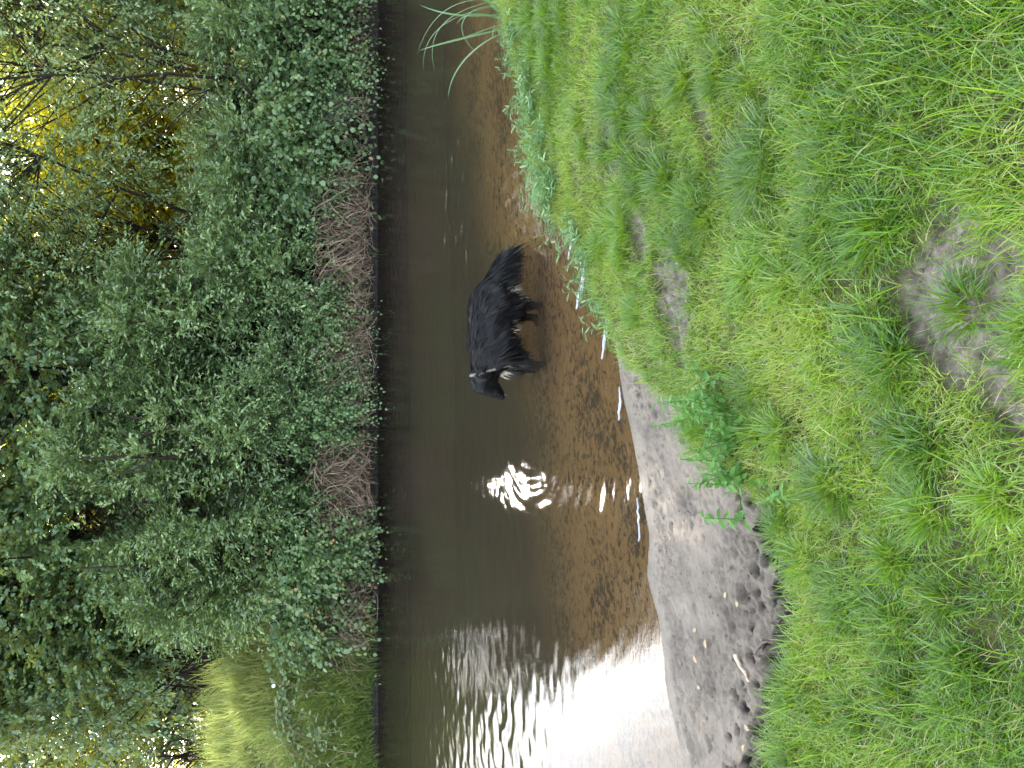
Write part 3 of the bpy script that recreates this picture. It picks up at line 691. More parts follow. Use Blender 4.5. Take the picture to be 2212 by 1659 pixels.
def near_grass():
    r = np.random.default_rng(77); a = Acc()
    def field(n, x0, x1, y0, y1):
        x = r.uniform(x0, x1, n); y = r.uniform(y0, y1, n); g = grassline(x)
        dens = sstep(0.0, 0.10, g - y) * (1 - 0.86 * soil_mask(x, y)) * np.clip(-0.15 + 1.75 * fbm(x * 4.5, y * 4.5, 101), 0.12, 1)
        # only what can be seen from about here
        vis = np.abs(x) < 0.62 * (y * 0.93 + 1.2) + 0.35
        k = (r.random(n) < dens) & vis
        return x[k], y[k]
    x, y = field(640000, -3.2, 3.6, 0.55, 5.6)
    n = len(x); z = terrain(x, y) - 0.004
    hue = fbm(x * 1.3, y * 1.3, 103); fine = fbm(x * 7, y * 7, 105)
    tall = sstep(0.45, 0.75, fbm(x * 2.2, y * 2.2, 107)) * 0.7
    L = (0.028 + 0.036 * r.random(n) + 0.045 * tall * r.random(n)) * (1.0 + 0.35 * sstep(3.2, 1.4, y))
    # the long grass of the lower right and left corners
    lg = np.clip(sstep(0.25, 0.85, x - 0.0) * sstep(2.1, 1.5, y) + 0.45 * sstep(-0.45, -0.9, x) * sstep(2.7, 2.1, y), 0, 1)
    L = L * (1 + 0.9 * lg)
    rnd = np.clip(0.55 + 1.3 * (hue - 0.5) + 0.5 * (fine - 0.5) + 0.20 * r.normal(size=n) - 0.12 * lg + 0.05, 0.02, 0.86)
    dead = r.random(n) < 0.10; rnd[dead] = r.uniform(0.88, 1, dead.sum())
    flow = 6.28 * fbm(x * 0.9, y * 0.9, 109) * 1.5
    az = np.where(r.random(n) < 0.5, r.uniform(0, 6.28, n), flow + 0.7 * r.normal(size=n))
    lean = np.abs(r.normal(0.45, 0.3, n)); curl = r.uniform(0.2, 1.7, n)
    blades(a, x, y, z, L, r.uniform(0.0009, 0.0019, n), az, lean, curl, rnd)
    # tussocks
    nt_ = 330; tx = r.uniform(-2.6, 3.0, nt_); ty = r.uniform(0.9, 5.0, nt_)
    ok = (grassline(tx) - ty > 0.12) & (soil_mask(tx, ty) < 0.8); tx, ty = tx[ok], ty[ok]
    fixed = [(1640, 370, 1.3), (1350, 235, 1.0), (1440, 395, 0.9), (1520, 470, 0.9), (1660, 300, 1.0), (1330, 165, 0.8), (1790, 510, 1.0), (1480, 170, 0.9), (2080, 660, 0.7), (1890, 500, 1.0),
             (1380, 415, 0.6), (1820, 330, 1.0), (1560, 150, 0.9), (1920, 790, 1.0), (1800, 1050, 1.0), (1830, 1290, 1.0)]
    F = [onground(a_, b_) for a_, b_, _ in fixed]
    tx = np.concatenate([tx, [p.x for p in F]]); ty = np.concatenate([ty, [p.y for p in F]])
    ts = np.concatenate([r.uniform(0.45, 1.0, ok.sum()), [c * 1.15 for *_, c in fixed]])
    dark = np.concatenate([r.uniform(0.05, 0.5, ok.sum()), np.full(len(F), 0.08)])
    cnt = (170 * ts ** 2 + 40).astype(int); idx = np.repeat(np.arange(len(tx)), cnt); n = len(idx)
    az = r.uniform(0, 6.28, n); rr = 0.065 * ts[idx] * np.sqrt(r.random(n))
    x = tx[idx] + np.cos(az) * rr; y = ty[idx] + np.sin(az) * rr; z = terrain(x, y) - 0.004
    blades(a, x, y, z, (0.065 + 0.085 * r.random(n)) * (0.55 + 0.48 * ts[idx]), r.uniform(0.0013, 0.0026, n), az + 0.5 * r.normal(size=n), 0.1 + 0.5 * rr / 0.065 + 0.15 * np.abs(r.normal(size=n)), r.uniform(0.3, 1.5, n),
           np.clip(dark[idx] + 0.14 * r.normal(size=n), 0.0, 0.85))
    # long blades
    n = 12000; x = r.uniform(-1.6, 2.2, n); y = r.uniform(0.55, 2.9, n)
    lg = np.clip(sstep(0.15, 0.7, x) * sstep(2.15, 1.55, y) + 0.6 * sstep(-0.5, -1.0, x) * sstep(2.8, 2.2, y) + 0.1, 0, 1) * (0.4 + fbm(x * 4, y * 4, 111))
    k = (r.random(n) < lg * 0.8) & (soil_mask(x, y) < 0.5) & (grassline(x) - y > 0.05); x, y = x[k], y[k]; n = len(x); z = terrain(x, y) - 0.004
    blades(a, x, y, z, r.uniform(0.09, 0.19, n), r.uniform(0.0011, 0.0022, n), math.pi * 0.5 + 0.9 * r.normal(size=n), np.abs(r.normal(0.3, 0.25, n)), r.uniform(0.3, 1.5, n), np.clip(0.4 + 0.2 * r.normal(size=n), 0.02, 0.9))
    # fringe hanging over the ledge
    n = 5200; x = r.uniform(-3.0, 3.4, n); y = grassline(x) - r.uniform(0.0, 0.12, n); z = terrain(x, y, True) - 0.004
    blades(a, x, y, z, r.uniform(0.05, 0.15, n), r.uniform(0.0012, 0.0024, n), math.pi * 0.5 + 1.0 * r.normal(size=n), np.abs(r.normal(0.5, 0.3, n)), r.uniform(0.4, 1.6, n), np.clip(0.5 + 0.2 * r.normal(size=n), 0, 0.9))
    o = a.obj('bank_grass', [M['grass']]); tag(o, 'short bright green grass growing over the near bank', 'grass', kind='stuff')
near_grass()
def far_grass():
    r = np.random.default_rng(78); a = Acc()
    n = 90000; x = r.uniform(-11, -2.4, n); y = r.uniform(FAR_Y + 0.02, 16.5, n)
    k = r.random(n) < sstep(-2.6, -4.2, x) * (0.3 + fbm(x * 2, y * 2, 113)); x, y = x[k], y[k]; n = len(x)
    z = terrain(x, y, False) - 0.01
    L = r.uniform(0.15, 0.5, n) * (0.6 + 0.9 * fbm(x * 2.5, y * 2.5, 119))
    blades(a, x, y, z, L, r.uniform(0.004, 0.009, n), -math.pi / 2 + 1.0 * r.normal(size=n), np.abs(r.normal(0.3, 0.25, n)), r.uniform(0.3, 1.9, n), np.clip(0.45 + 0.35 * sstep(12.5, 14, y) + 1.0 * (fbm(x * 1.6, y * 1.6, 115) - 0.5) + 0.22 * r.normal(size=n), 0, 1))  # blades paler up the slope, sunlight on its top put into their colour
    n = 5000; x = r.uniform(-10, -3.6, n); y = r.uniform(13.6, 16.2, n); blades(a, x, y, terrain(x, y, False), r.uniform(0.35, 0.95, n) * (0.5 + 0.8 * fbm(x * 2, y * 2, 121)), r.uniform(0.003, 0.006, n), r.uniform(0, 6.28, n), np.abs(r.normal(0.15, 0.12, n)), r.uniform(0.1, 0.9, n), np.clip(0.5 + 0.3 * r.normal(size=n), 0, 1))
    n = 9000; x = r.uniform(-11, -3.2, n); y = FAR_Y + r.uniform(-0.12, 0.35, n)
    blades(a, x, y, np.maximum(terrain(x, y, False), 0.05 + 0.4 * r.random(n)), r.uniform(0.2, 0.5, n), r.uniform(0.003, 0.007, n), -math.pi / 2 + 0.8 * r.normal(size=n), np.abs(r.normal(0.5, 0.3, n)), r.uniform(0.8, 2.3, n), np.clip(0.35 + 0.25 * r.normal(size=n), 0, 1))
    tx = r.uniform(-8, -3.2, 60); ty = FAR_Y + r.uniform(0.05, 0.9, 60); idx = np.repeat(np.arange(60), 130); n = len(idx); az = r.uniform(0, 6.28, n)
    x = tx[idx] + 0.09 * r.normal(size=n); y = ty[idx] + 0.07 * r.normal(size=n)
    blades(a, x, y, terrain(x, y, False), r.uniform(0.25, 0.6, n), r.uniform(0.003, 0.006, n), az - 0.6 * np.sin(az + 1.57), np.abs(r.normal(0.3, 0.2, n)), r.uniform(0.8, 2.2, n), np.clip(0.1 + 0.6 * r.random(60)[idx] + 0.15 * r.normal(size=n), 0, 1))
    n = 5000; x = r.uniform(-9, 7, n); y = r.uniform(FAR_Y - 0.02, FAR_Y + 0.5, n); k = r.random(n) < sstep(0.45, 0.6, fbm(x * 1.4, x * 0, 117)); x, y = x[k], y[k]; n = len(x)
    blades(a, x, y, terrain(x, y, False), r.uniform(0.15, 0.35, n), r.uniform(0.002, 0.004, n), -math.pi / 2 + 0.8 * r.normal(size=n), np.abs(r.normal(0.5, 0.3, n)), r.uniform(0.6, 2.0, n), np.clip(0.3 + 0.2 * r.normal(size=n), 0, 1))
    o = a.obj('far_bank_grass', [M['fargrass']]); tag(o, 'long sunlit grass on the slope of the far bank at the left', 'grass', kind='stuff')
far_grass()

# ------------------------------------------------------------------ plants of the near bank
def reeds():
    b0 = onz(1100, 30, 0.06)
    e = empty('reed_clump', tuple(b0), 'clump of long arching sword-shaped green leaves leaning over the water at the right', 'reeds')
    spec = [((1095, 60), (1010, 80), (925, 100), (905, 110), 0.011, 0.35), ((1090, 70), (1030, 90), (968, 150), (968, 215), 0.009, 0.4), ((1085, 30), (1000, 40), (950, 30), (905, 10), 0.009, 0.6),
            ((1090, 20), (1020, -10), (960, -40), (900, -80), 0.010, 0.7), ((1080, 10), (980, 30), (905, 60), (915, 158), 0.004, 0.5), ((1080, 0), (960, 20), (915, 70), (940, 157), 0.0035, 0.8),
            ((1085, 10), (1000, 10), (960, 60), (1042, 125), 0.005, 0.2), ((1080, 0), (990, -10), (930, 20), (900, 120), 0.004, 0.9), ((1090, 40), (1040, 30), (1000, 20), (985, 55), 0.012, 0.5),
            ((1085, 20), (1050, -20), (1000, -60), (960, -120), 0.011, 0.4), ((1092, 35), (1060, 20), (1030, -30), (1010, -80), 0.010, 0.6), ((1090, 50), (1050, 62), (1000, 84), (972, 90), 0.006, 0.3)]
    r = np.random.default_rng(4)
    for k, (p0, p1, p2, p3, w, rv) in enumerate(spec):
        Y = b0.y + r.uniform(-0.15, 0.15)
        P = np.array([np.array(ony(x, y, Y + dy)) for (x, y), dy in zip((p0, p1, p2, p3), (0, 0.02 * r.normal(), 0.05 * r.normal(), 0.1 * r.normal()))])
        t = np.linspace(0, 1, 14)[:, None]
        Q = (1 - t) ** 3 * P[0] + 3 * t * (1 - t) ** 2 * P[1] + 3 * t * t * (1 - t) * P[2] + t ** 3 * P[3] - np.array(b0)
        a = Acc(); wd = w * np.minimum(1, np.minimum(0.6 + 2 * t[:, 0], 1.6 * (1 - t[:, 0]) ** 0.7))
        T = norm(np.gradient(Q, axis=0)); sd2 = norm(np.cross(T, np.array([0.2, -0.75, 0.65])))
        cr_ = np.cross(T, sd2) * (wd * 0.35)[:, None]
        Vv = np.concatenate([Q - sd2 * wd[:, None], Q + cr_, Q + sd2 * wd[:, None]]); n = len(Q); i = np.arange(n - 1)
        a.add(Vv, np.concatenate([np.stack([i, i + 1, i + n + 1, i + n], -1), np.stack([i + n, i + n + 1, i + 2 * n + 1, i + 2 * n], -1)]), rv)
        a.obj('leaf', [M['reed']], e, True)
reeds()
def herb_meshes(seed, n_st, h, L):
    r = np.random.default_rng(seed); st = Acc(); lf = Acc()
    for k in range(n_st):
        a = r.uniform(0, 6.28); sp = r.uniform(0.05, 0.2)
        tt = np.linspace(0, 1, 6)[:, None]
        hh = h * r.uniform(0.6, 1.1)
        P = np.concatenate([np.cos(a) * sp * tt ** 1.5, np.sin(a) * sp * tt ** 1.5, hh * tt], 1) + np.array([0.04 * r.normal(), 0.04 * r.normal(), -0.02])
        tube(st, P, np.linspace(0.0022, 0.0012, 6), 5)
        m_ = 9; t = r.uniform(0.25, 1, m_); B = np.stack([np.interp(t, tt[:, 0], P[:, i]) for i in range(3)], -1)
        D = norm(np.concatenate([r.normal(size=(m_, 2)), r.uniform(-0.15, 0.6, (m_, 1))], 1)); Nn = norm(np.array([0, 0, 1]) + 0.35 * r.normal(size=(m_, 3))); S = norm(np.cross(D, Nn))
        l_ = L * r.uniform(0.6, 1.2, m_)
        put_leaves(lf, dict(P=B, D=D, S=S, N=np.cross(S, D), L=l_, W=l_ * 0.20, r=r.random(m_)), 'hex')
    return st.mesh('stem', [M['herb']], True), lf.mesh('leaves', [M['herb']])
herbs = [herb_meshes(90 + k, 13, 0.17, 0.062) for k in range(3)]
HP = [(1108, 75), (1118, 130), (1135, 185), (1150, 235), (1148, 285), (1155, 345), (1170, 395), (1190, 440), (1205, 475), (1240, 505), (1262, 560), (1280, 610), (1300, 655), (1170, 310), (1320, 690), (1195, 395)]
for k, (px, py) in enumerate(HP):
    p = onground(px + 6, py); sm, lm = herbs[k % 3]
    e = empty('waterside_herb', (p.x, p.y - 0.02, tz(p.x, p.y - 0.02)), 'narrow-leaved pale green herb at the lip of the near bank, overhanging the water', 'plant', 'waterside herbs along the near bank', k * 1.7, (1.0, 1.0, 0.85 + 0.3 * ((k * 37) % 10) / 10))
    link('stem', sm, e); link('leaves', lm, e)
def nettle(px, py, n_st, h, lab, seed, spread=0.16):
    p = onground(px, py); r = np.random.default_rng(seed)
    e = empty('nettle', (p.x, p.y, tz(p.x, p.y)), lab, 'plant'); st = Acc(); lf = Acc()
    for k in range(n_st):
        b = np.array([r.normal() * spread, r.normal() * spread * 0.6, -0.02]); hh = h * r.uniform(0.55, 1.1); tip = b + np.array([0.06 * r.normal(), 0.05 * r.normal() + 0.03, hh])
        tt = np.linspace(0, 1, 6)[:, None]; P = b * (1 - tt) + tip * tt; P[0] = (0, 0, -0.04); tube(st, P, np.linspace(0.003, 0.0015, 6), 5)
        for q in np.linspace(0.15, 1, 9):
            B = b * (1 - q) + tip * q; a = r.uniform(0, 3.14)
            for sg in (0, math.pi):
                D = norm(np.array([[math.cos(a + sg), math.sin(a + sg), r.uniform(-0.35, 0.25)]])); Nn = norm(np.array([[0, 0, 1.0]]) + 0.25 * r.normal(size=(1, 3))); S = norm(np.cross(D, Nn)); L = np.array([0.062 * (1.15 - 0.6 * q) * r.uniform(0.8, 1.2)])
                put_leaves(lf, dict(P=B[None], D=D, S=S, N=np.cross(S, D), L=L, W=L * 0.42, r=r.random(1)), 'hex')
    st.obj('stem', [M['nettle']], e, True); lf.obj('leaves', [M['nettle']], e)
nettle(1580, 965, 20, 0.24, 'big leafy green nettle clump at the edge of the sand', 5)
nettle(1712, 1072, 4, 0.08, 'small nettle sprig at the turf edge, left of the big nettle clump', 6, 0.06)
def rush():
    p = onground(1600, 905); a = Acc(); r = np.random.default_rng(9)
    for k in range(34):
        az = r.uniform(0, 6.28); hh = r.uniform(0.14, 0.34); t = np.linspace(0, 1, 6)[:, None]; b = np.array([0.05 * r.normal(), 0.05 * r.normal(), -0.01]); w = r.uniform(0.02, 0.16)
        P = b + np.concatenate([math.cos(az) * w * t ** 1.7, math.sin(az) * w * t ** 1.7, hh * t], 1); tube(a, P, np.linspace(0.0018, 0.0006, 6), 4, r.random())
    o = a.obj('rush_tuft', [M['nettle']]); o.location = (p.x, p.y, tz(p.x, p.y)); tag(o, 'tuft of dark thin upright rushes beside the leafy nettle clump', 'rushes')
rush()

# ------------------------------------------------------------------ small things on the sand and along the waterline
M['sky_reflection'] = simple_mat('sky_reflection', (0.26, 0.27, 0.31), (0.50, 0.51, 0.55), 40, 0.35, 0.5, 0.2)  # pale strips painted to stand for sky reflected in lapping ripples
def sky_reflection(pts, w, lab, seed):
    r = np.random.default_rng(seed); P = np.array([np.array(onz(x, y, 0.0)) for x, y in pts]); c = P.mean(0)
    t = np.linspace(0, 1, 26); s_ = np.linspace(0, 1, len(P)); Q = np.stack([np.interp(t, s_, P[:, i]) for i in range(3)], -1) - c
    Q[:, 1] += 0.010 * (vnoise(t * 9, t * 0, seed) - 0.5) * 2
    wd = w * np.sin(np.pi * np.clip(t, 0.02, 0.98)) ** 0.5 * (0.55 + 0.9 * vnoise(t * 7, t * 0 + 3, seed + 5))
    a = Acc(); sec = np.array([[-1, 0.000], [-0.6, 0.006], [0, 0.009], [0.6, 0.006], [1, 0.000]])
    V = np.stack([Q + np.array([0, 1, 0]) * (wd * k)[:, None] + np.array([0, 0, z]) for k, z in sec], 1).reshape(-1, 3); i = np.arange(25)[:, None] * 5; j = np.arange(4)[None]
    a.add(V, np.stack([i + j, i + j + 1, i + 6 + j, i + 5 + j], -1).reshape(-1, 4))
    o = a.obj('sky_streak', [M['sky_reflection']], None, True); o.location = (c[0], c[1], 0.003); tag(o, lab, 'sky_reflection', 'white streaks along the near waterline')
sky_reflection([(1237, 465), (1235, 510), (1230, 560)], 0.016, 'straight white strip of painted sky reflection nearest the grass tip, right of the dog', 1)
sky_reflection([(1258, 500), (1262, 540), (1256, 575)], 0.018, 'short white strip of painted sky reflection tucked against the waterside herbs', 2)
sky_reflection([(1262, 580), (1256, 620), (1245, 668)], 0.026, 'widest white foam streak on the shallow water, tilted, below the dog\'s hind legs', 3)  # pale strip painted to stand for sky reflected in ripples
sky_reflection([(1312, 685), (1308, 730), (1301, 776)], 0.020, 'white strip of painted sky reflection where the herbs meet the sand, below the dog', 4)
sky_reflection([(1340, 835), (1340, 870), (1337, 908)], 0.012, 'thin white foam streak along the sand edge, below the dog\'s head', 5)  # pale strip painted to stand for sky reflected in ripples
sky_reflection([(1378, 1075), (1380, 1120), (1383, 1170)], 0.007, 'long thin white strip of painted sky reflection beside the sunlit sand', 6)
M['stick'] = simple_mat('weathered_stick', (0.05, 0.04, 0.035), (0.16, 0.13, 0.11), 30, 0.8)
M['palewood'] = simple_mat('pale_broken_wood', (0.28, 0.15, 0.06), (0.66, 0.60, 0.50), 14, 0.7)
M['deadleaf'] = simple_mat('fallen_leaf', (0.22, 0.17, 0.10), (0.36, 0.29, 0.19), 20, 0.6, 0.4, 0, (1, 1, 1), (0.35, 0.25, 0.12))
def stick(pts, rad, lab, mt='stick', fork=None):
    P = np.array([np.array(onground(x, y)) for x, y in pts]); P[:, 2] = terrain(P[:, 0], P[:, 1]) + rad * 1.2; c = P[0].copy()
    a = Acc(); n = len(P); t = np.linspace(0, 1, n * 3); s_ = np.linspace(0, 1, n); Q = np.stack([np.interp(t, s_, P[:, i]) for i in range(3)], -1) - c
    Q[:, :2] += 0.004 * np.random.default_rng(n).normal(size=(len(Q), 2)); tube(a, Q, np.linspace(rad, rad * 0.55, len(t)) * (1 + 0.2 * np.sin(t * 23)), 7)
    if fork:
        F = np.array([np.array(onground(x, y)) for x, y in fork]); F[:, 2] = terrain(F[:, 0], F[:, 1]) + rad; tube(a, F - c, np.linspace(rad * 0.7, rad * 0.3, len(F)), 6)
    o = a.obj('stick', [M[mt]], None, True); o.location = tuple(c); tag(o, lab, 'stick')
def px4(x, y): return (x * 2212 / 4032, y * 2212 / 4032)
stick([px4(2300 + 1105 * .678, 1900 + 930 * .678), px4(2300 + 1065 * .678, 1900 + 915 * .678), px4(2300 + 1020 * .678, 1900 + 960 * .678), px4(2300 + 995 * .678, 1900 + 1005 * .678)], 0.005, 'bent dark forked stick lying below the turf edge at the left', 'stick',
      [px4(2300 + 1030 * .678, 1900 + 950 * .678), px4(2300 + 1065 * .678, 1900 + 1000 * .678)])
stick([px4(2300 + 820 * .678, 1900 + 0), px4(2300 + 900 * .678, 1900 + 40 * .678), px4(2300 + 970 * .678, 1900 + 80 * .678)], 0.0045, 'thin straight stick lying on the sand below the nettle clump')
stick([px4(2300 + 595 * .678, 1900 + 175 * .678), px4(2300 + 640 * .678, 1900 + 183 * .678), px4(2300 + 690 * .678, 1900 + 165 * .678)], 0.006, 'short grey curved stick on the sunlit sand')
stick([px4(2300 + 890 * .678, 1900 + 1000 * .678), px4(2300 + 930 * .678, 1900 + 1075 * .678), px4(2300 + 950 * .678, 1900 + 1160 * .678)], 0.011, 'broken piece of pale and orange wood on the grey sand', 'palewood')
stick([(1995, 545), (1985, 575), (1968, 598)], 0.0035, 'dark twig lying across the bare earth patch in the turf')
LP = [(2300 + 885 * .678, 1900 + 722 * .678), (2300 + 650 * .678, 1900 + 850 * .678), (2300 + 652 * .678, 1900 + 1050 * .678), (2300 + 718 * .678, 1900 + 960 * .678), (2300 + 672 * .678, 1900 + 1195 * .678), (2300 + 1015 * .678, 1900 + 1362 * .678),
      (2300 + 970 * .678, 1900 + 1440 * .678), (2300 + 925 * .678, 1900 + 1560 * .678), (2300 + 820 * .678, 1900 + 670 * .678)]
lrng = np.random.default_rng(12)
for k, (x, y) in enumerate(LP):
    p = onground(*px4(x, y)); a = Acc(); L = 0.035 + 0.012 * lrng.random(); th = lrng.uniform(0, 6.28); D = np.array([[math.cos(th), math.sin(th), 0.1]]); S = np.array([[-math.sin(th), math.cos(th), 0.0]])
    put_leaves(a, dict(P=np.zeros((1, 3)), D=D, S=S, N=np.array([[0, 0, 1.0]]), L=np.array([L]), W=np.array([L * 0.6]), r=lrng.random(1)), 'hex')
    o = a.obj('fallen_leaf', [M['deadleaf']]); o.location = (p.x, p.y, tz(p.x, p.y) + 0.008); tag(o, 'small pale fallen leaf lying flat on the grey sand', 'leaf', 'fallen leaves on the sand')

# ------------------------------------------------------------------ the dog
DY = 5.95
def dg(cx, cy, dy=0.0):
    return np.array(ony((1500 + cx / 2.074) * 2212 / 4032, (900 + cy / 2.074) * 2212 / 4032, DY + dy))
def dog():
    bedz = lambda x, y: float(terrain(np.array([x]), np.array([y]), False)[0])
    o0 = dg(860, 820); org = np.array([o0[0], DY, bedz(o0[0], DY)])
    e = empty('dog', (org[0], org[1], org[2] - 0.022), 'big long-haired black dog wading in the shallows, head lowered, bushy tail hanging', 'dog')
    bm = bmesh.new()
    def ell(c, r3, tilt=0.0):
        mtx = Matrix.Translation(Vector(c - org)) @ Matrix.Rotation(tilt, 4, 'Y') @ Matrix.Diagonal((r3[0], r3[1], r3[2], 1))
        bmesh.ops.create_icosphere(bm, subdivisions=3, radius=1.0, matrix=mtx)
    def chain(pts, n=7):
        P = np.array([np.concatenate([p, [rr]]) for p, rr in pts]); t = np.linspace(0, len(P) - 1, n * (len(P) - 1) + 1)
        for tt in t:
            q = [np.interp(tt, np.arange(len(P)), P[:, i]) for i in range(4)]; ell(np.array(q[:3]), (q[3],) * 3)
    ell(dg(845, 610), (0.135, 0.125, 0.145)); ell(dg(835, 690), (0.15, 0.135, 0.15)); ell(dg(840, 780), (0.155, 0.14, 0.155)); ell(dg(855, 880), (0.16, 0.145, 0.17))
    ell(dg(875, 980), (0.155, 0.145, 0.185)); ell(dg(880, 1060), (0.125, 0.125, 0.175)); ell(dg(850, 1120), (0.11, 0.105, 0.14)); ell(dg(835, 1170), (0.095, 0.09, 0.125)); ell(dg(930, 1110), (0.08, 0.085, 0.09))
    # head, tipped down
    ell(dg(790, 1240), (0.088, 0.082, 0.088)); ell(dg(800, 1285), (0.072, 0.072, 0.075)); ell(dg(840, 1305), (0.060, 0.062, 0.062)); ell(dg(860, 1240), (0.075, 0.072, 0.075))
    chain([(dg(855, 1310), 0.055), (dg(905, 1340), 0.046), (dg(945, 1362), 0.038), (dg(962, 1368), 0.033)], 5)
    chain([(dg(880, 1275), 0.05), (dg(930, 1320), 0.034), (dg(955, 1345), 0.026)], 5)
    for s in (-1, 1):     # ears
        ell(dg(805, 1205, s * 0.088), (0.042, 0.016, 0.060), -0.25); ell(dg(850, 1212, s * 0.094), (0.034, 0.013, 0.055), -0.2)
    def leg(pts, dy, rads, paw):
        Q = [(dg(cx, cy, dy), rr) for (cx, cy), rr in zip(pts, rads)]
        f = Q[-1][0]; zb = bedz(f[0], f[1]) + 0.02
        foot = np.array([f[0], f[1], zb]); Q.append((foot, rads[-1] * 1.0)); chain(Q, 6)
        ell(foot + np.array([-0.035, 0, 0.004]), (0.055, 0.036, 0.026))
        return foot
    paws = [leg([(930, 1040), (1030, 1050), (1100, 1085), (1150, 1110)], -0.09, (0.085, 0.058, 0.038, 0.034), 0),
            leg([(930, 1050), (1010, 1100), (1050, 1150)], 0.09, (0.08, 0.055, 0.036), 0),
            leg([(880, 640), (960, 665), (1030, 640), (1100, 610), (1150, 625)], -0.085, (0.115, 0.095, 0.070, 0.042, 0.036), 1),
            leg([(880, 660), (960, 700), (1040, 700), (1090, 680), (1130, 720)], 0.085, (0.11, 0.09, 0.065, 0.042, 0.036), 1)]
    chain([(dg(800, 570), 0.075), (dg(840, 500), 0.064), (dg(885, 430), 0.058), (dg(930, 350), 0.056), (dg(960, 290), 0.050), (dg(985, 235), 0.032)], 6)
    me0 = bpy.data.meshes.new('body'); bm.to_mesh(me0); bm.free()
    body = link('body', me0, e)
    md = body.modifiers.new('r', 'REMESH'); md.mode = 'VOXEL'; md.voxel_size = 0.011
    ms = body.modifiers.new('s', 'SMOOTH'); ms.factor = 0.6; ms.iterations = 14
    bpy.context.view_layer.update()
    dep = bpy.context.evaluated_depsgraph_get(); ev = body.evaluated_get(dep)
    me = bpy.data.meshes.new_from_object(ev, depsgraph=dep); me.name = 'body'; body.modifiers.clear(); body.data = me
    nv = len(me.vertices); V = np.empty(nv * 3); me.vertices.foreach_get('co', V); V = V.reshape(-1, 3)
    Nn = np.empty(nv * 3); me.vertices.foreach_get('normal', Nn); Nn = Nn.reshape(-1, 3)
    me.polygons.foreach_set('use_smooth', np.ones(len(me.polygons), bool))
    fl = fbm(V[:, 0] * 15 + V[:, 2] * 11 + 2.5 * fbm(V[:, 0] * 9, V[:, 2] * 9, 141), V[:, 2] * 34 - V[:, 0] * 8 + V[:, 1] * 24, 137, 4) - 0.5
    kk = np.where(V[:, 0] < (dg(800, 1190) - org)[0], 0.006, 0.026) * sstep(dg(1120, 700)[2] - org[2], dg(1020, 700)[2] - org[2], V[:, 2])
    V = V + Nn * (fl * kk)[:, None]; me.vertices.foreach_set('co', V.ravel()); me.update()
    Nn = np.empty(nv * 3); me.vertices.foreach_get('normal', Nn); Nn = Nn.reshape(-1, 3)
    # colour of each point of the coat: black, with tan feet
    L = lambda cx, cy, dy=0: dg(cx, cy, dy) - org
    tan = np.zeros(nv)
    for f in paws: tan = np.maximum(tan, 1 - sstep(0.035, 0.06, np.linalg.norm(V - (f + np.array([-0.04, 0, 0]) - org), axis=1)))
    at = me.attributes.new('tan', 'FLOAT', 'POINT'); at.data.foreach_set('value', tan.astype(np.float32))
    m_, t, o_ = mat('dog_coat'); p = prin(t, 0.6, 0.15); n = noise(t, 60, 5, 0.6, objvec(t, (0.4, 1, 1.5)))
    c1 = ramp(t, n.outputs['Fac'], [(0.3, (0.005, 0.005, 0.006)), (0.7, (0.016, 0.016, 0.018))]); t.links.new(mixc(t, c1.outputs[0], (0.13, 0.075, 0.035), attr(t, 'tan')), p.inputs['Base Color']); t.links.new(p.outputs[0], o_.inputs[0])
    me.materials.clear(); me.materials.append(m_)
    # long hair
    r = np.random.default_rng(33); n = 52000
    idx = r.integers(0, nv, n); P0 = V[idx] + 0.004 * r.normal(size=(n, 3)); Nv = Nn[idx]
    zw = -org[2]                      # water level in the dog's own frame
    x, z = P0[:, 0], P0[:, 2]
    xt = L(800, 560)[0]; xh = L(800, 1180)[0]; zt = L(1000, 600)[2]
    tail = x > xt + 0.02; head = x < xh
    legz = (z < L(1020, 700)[2]) & ~tail
    top_ = sstep(L(900, 800)[2], L(760, 800)[2], z)
    ln = 0.06 + 0.04 * (1 - top_) + 0.02 * r.random(n)
    belly = (~head) & (z < L(985, 800)[2]) & (z > L(1090, 800)[2]); ln = np.where(belly, 0.085 * (0.6 + 0.6 * r.random(n)), ln)
    ln = np.where(legz & (z < L(1060, 700)[2]), 0.03, ln)
    ln = np.where(tail, (0.075 + 0.06 * (Nv[:, 2] < 0.1)) * (0.6 + 0.6 * r.random(n)), ln); ln = np.where(head, 0.016 + 0.012 * r.random(n), ln)
    earz = head & (np.abs(P0[:, 1]) > 0.083); ln = np.where(earz, 0.045, ln)
    flow = np.tile(np.array([0.9, 0, -0.45]), (n, 1))
    flow[tail] = np.array([0.75, 0, -0.75]); flow[legz] = np.array([0.3, 0, -0.9]); flow[head] = np.array([0.75, 0, -0.15]); flow[belly] = np.array([0.35, 0, -0.9])
    clx = fbm(P0[:, 0] * 22 + P0[:, 1] * 9, P0[:, 2] * 22, 133) - 0.5
    flow = flow + np.stack([0.3 * clx, 0.6 * clx, 0.5 * clx], -1) + 0.14 * r.normal(size=(n, 3))
    tg = flow - Nv * np.sum(flow * Nv, 1, keepdims=True); tg = norm(tg)
    tt = np.linspace(0, 1, 4)
    lift = np.where(head, 0.15, 0.26 + 0.5 * np.clip(clx, -0.3, 0.5))[:, None]
    Pm = P0[:, None] + (tg + Nv * lift)[:, None] * (ln[:, None] * tt[None])[..., None]
    Pm[..., 2] -= (0.35 * ln[:, None] * tt[None] ** 2) * np.where(head, 0.2, 1.0)[:, None]
    dry = P0[:, 2] > zw - 0.01
    side = norm(np.cross(tg, Nv)); wd = np.stack([np.full(n, 0.0022), np.full(n, 0.0026), np.full(n, 0.0016), np.zeros(n)], 1)
    col = np.clip(0.08 + 0.5 * clx + 0.10 * r.random(n), 0, 0.3)
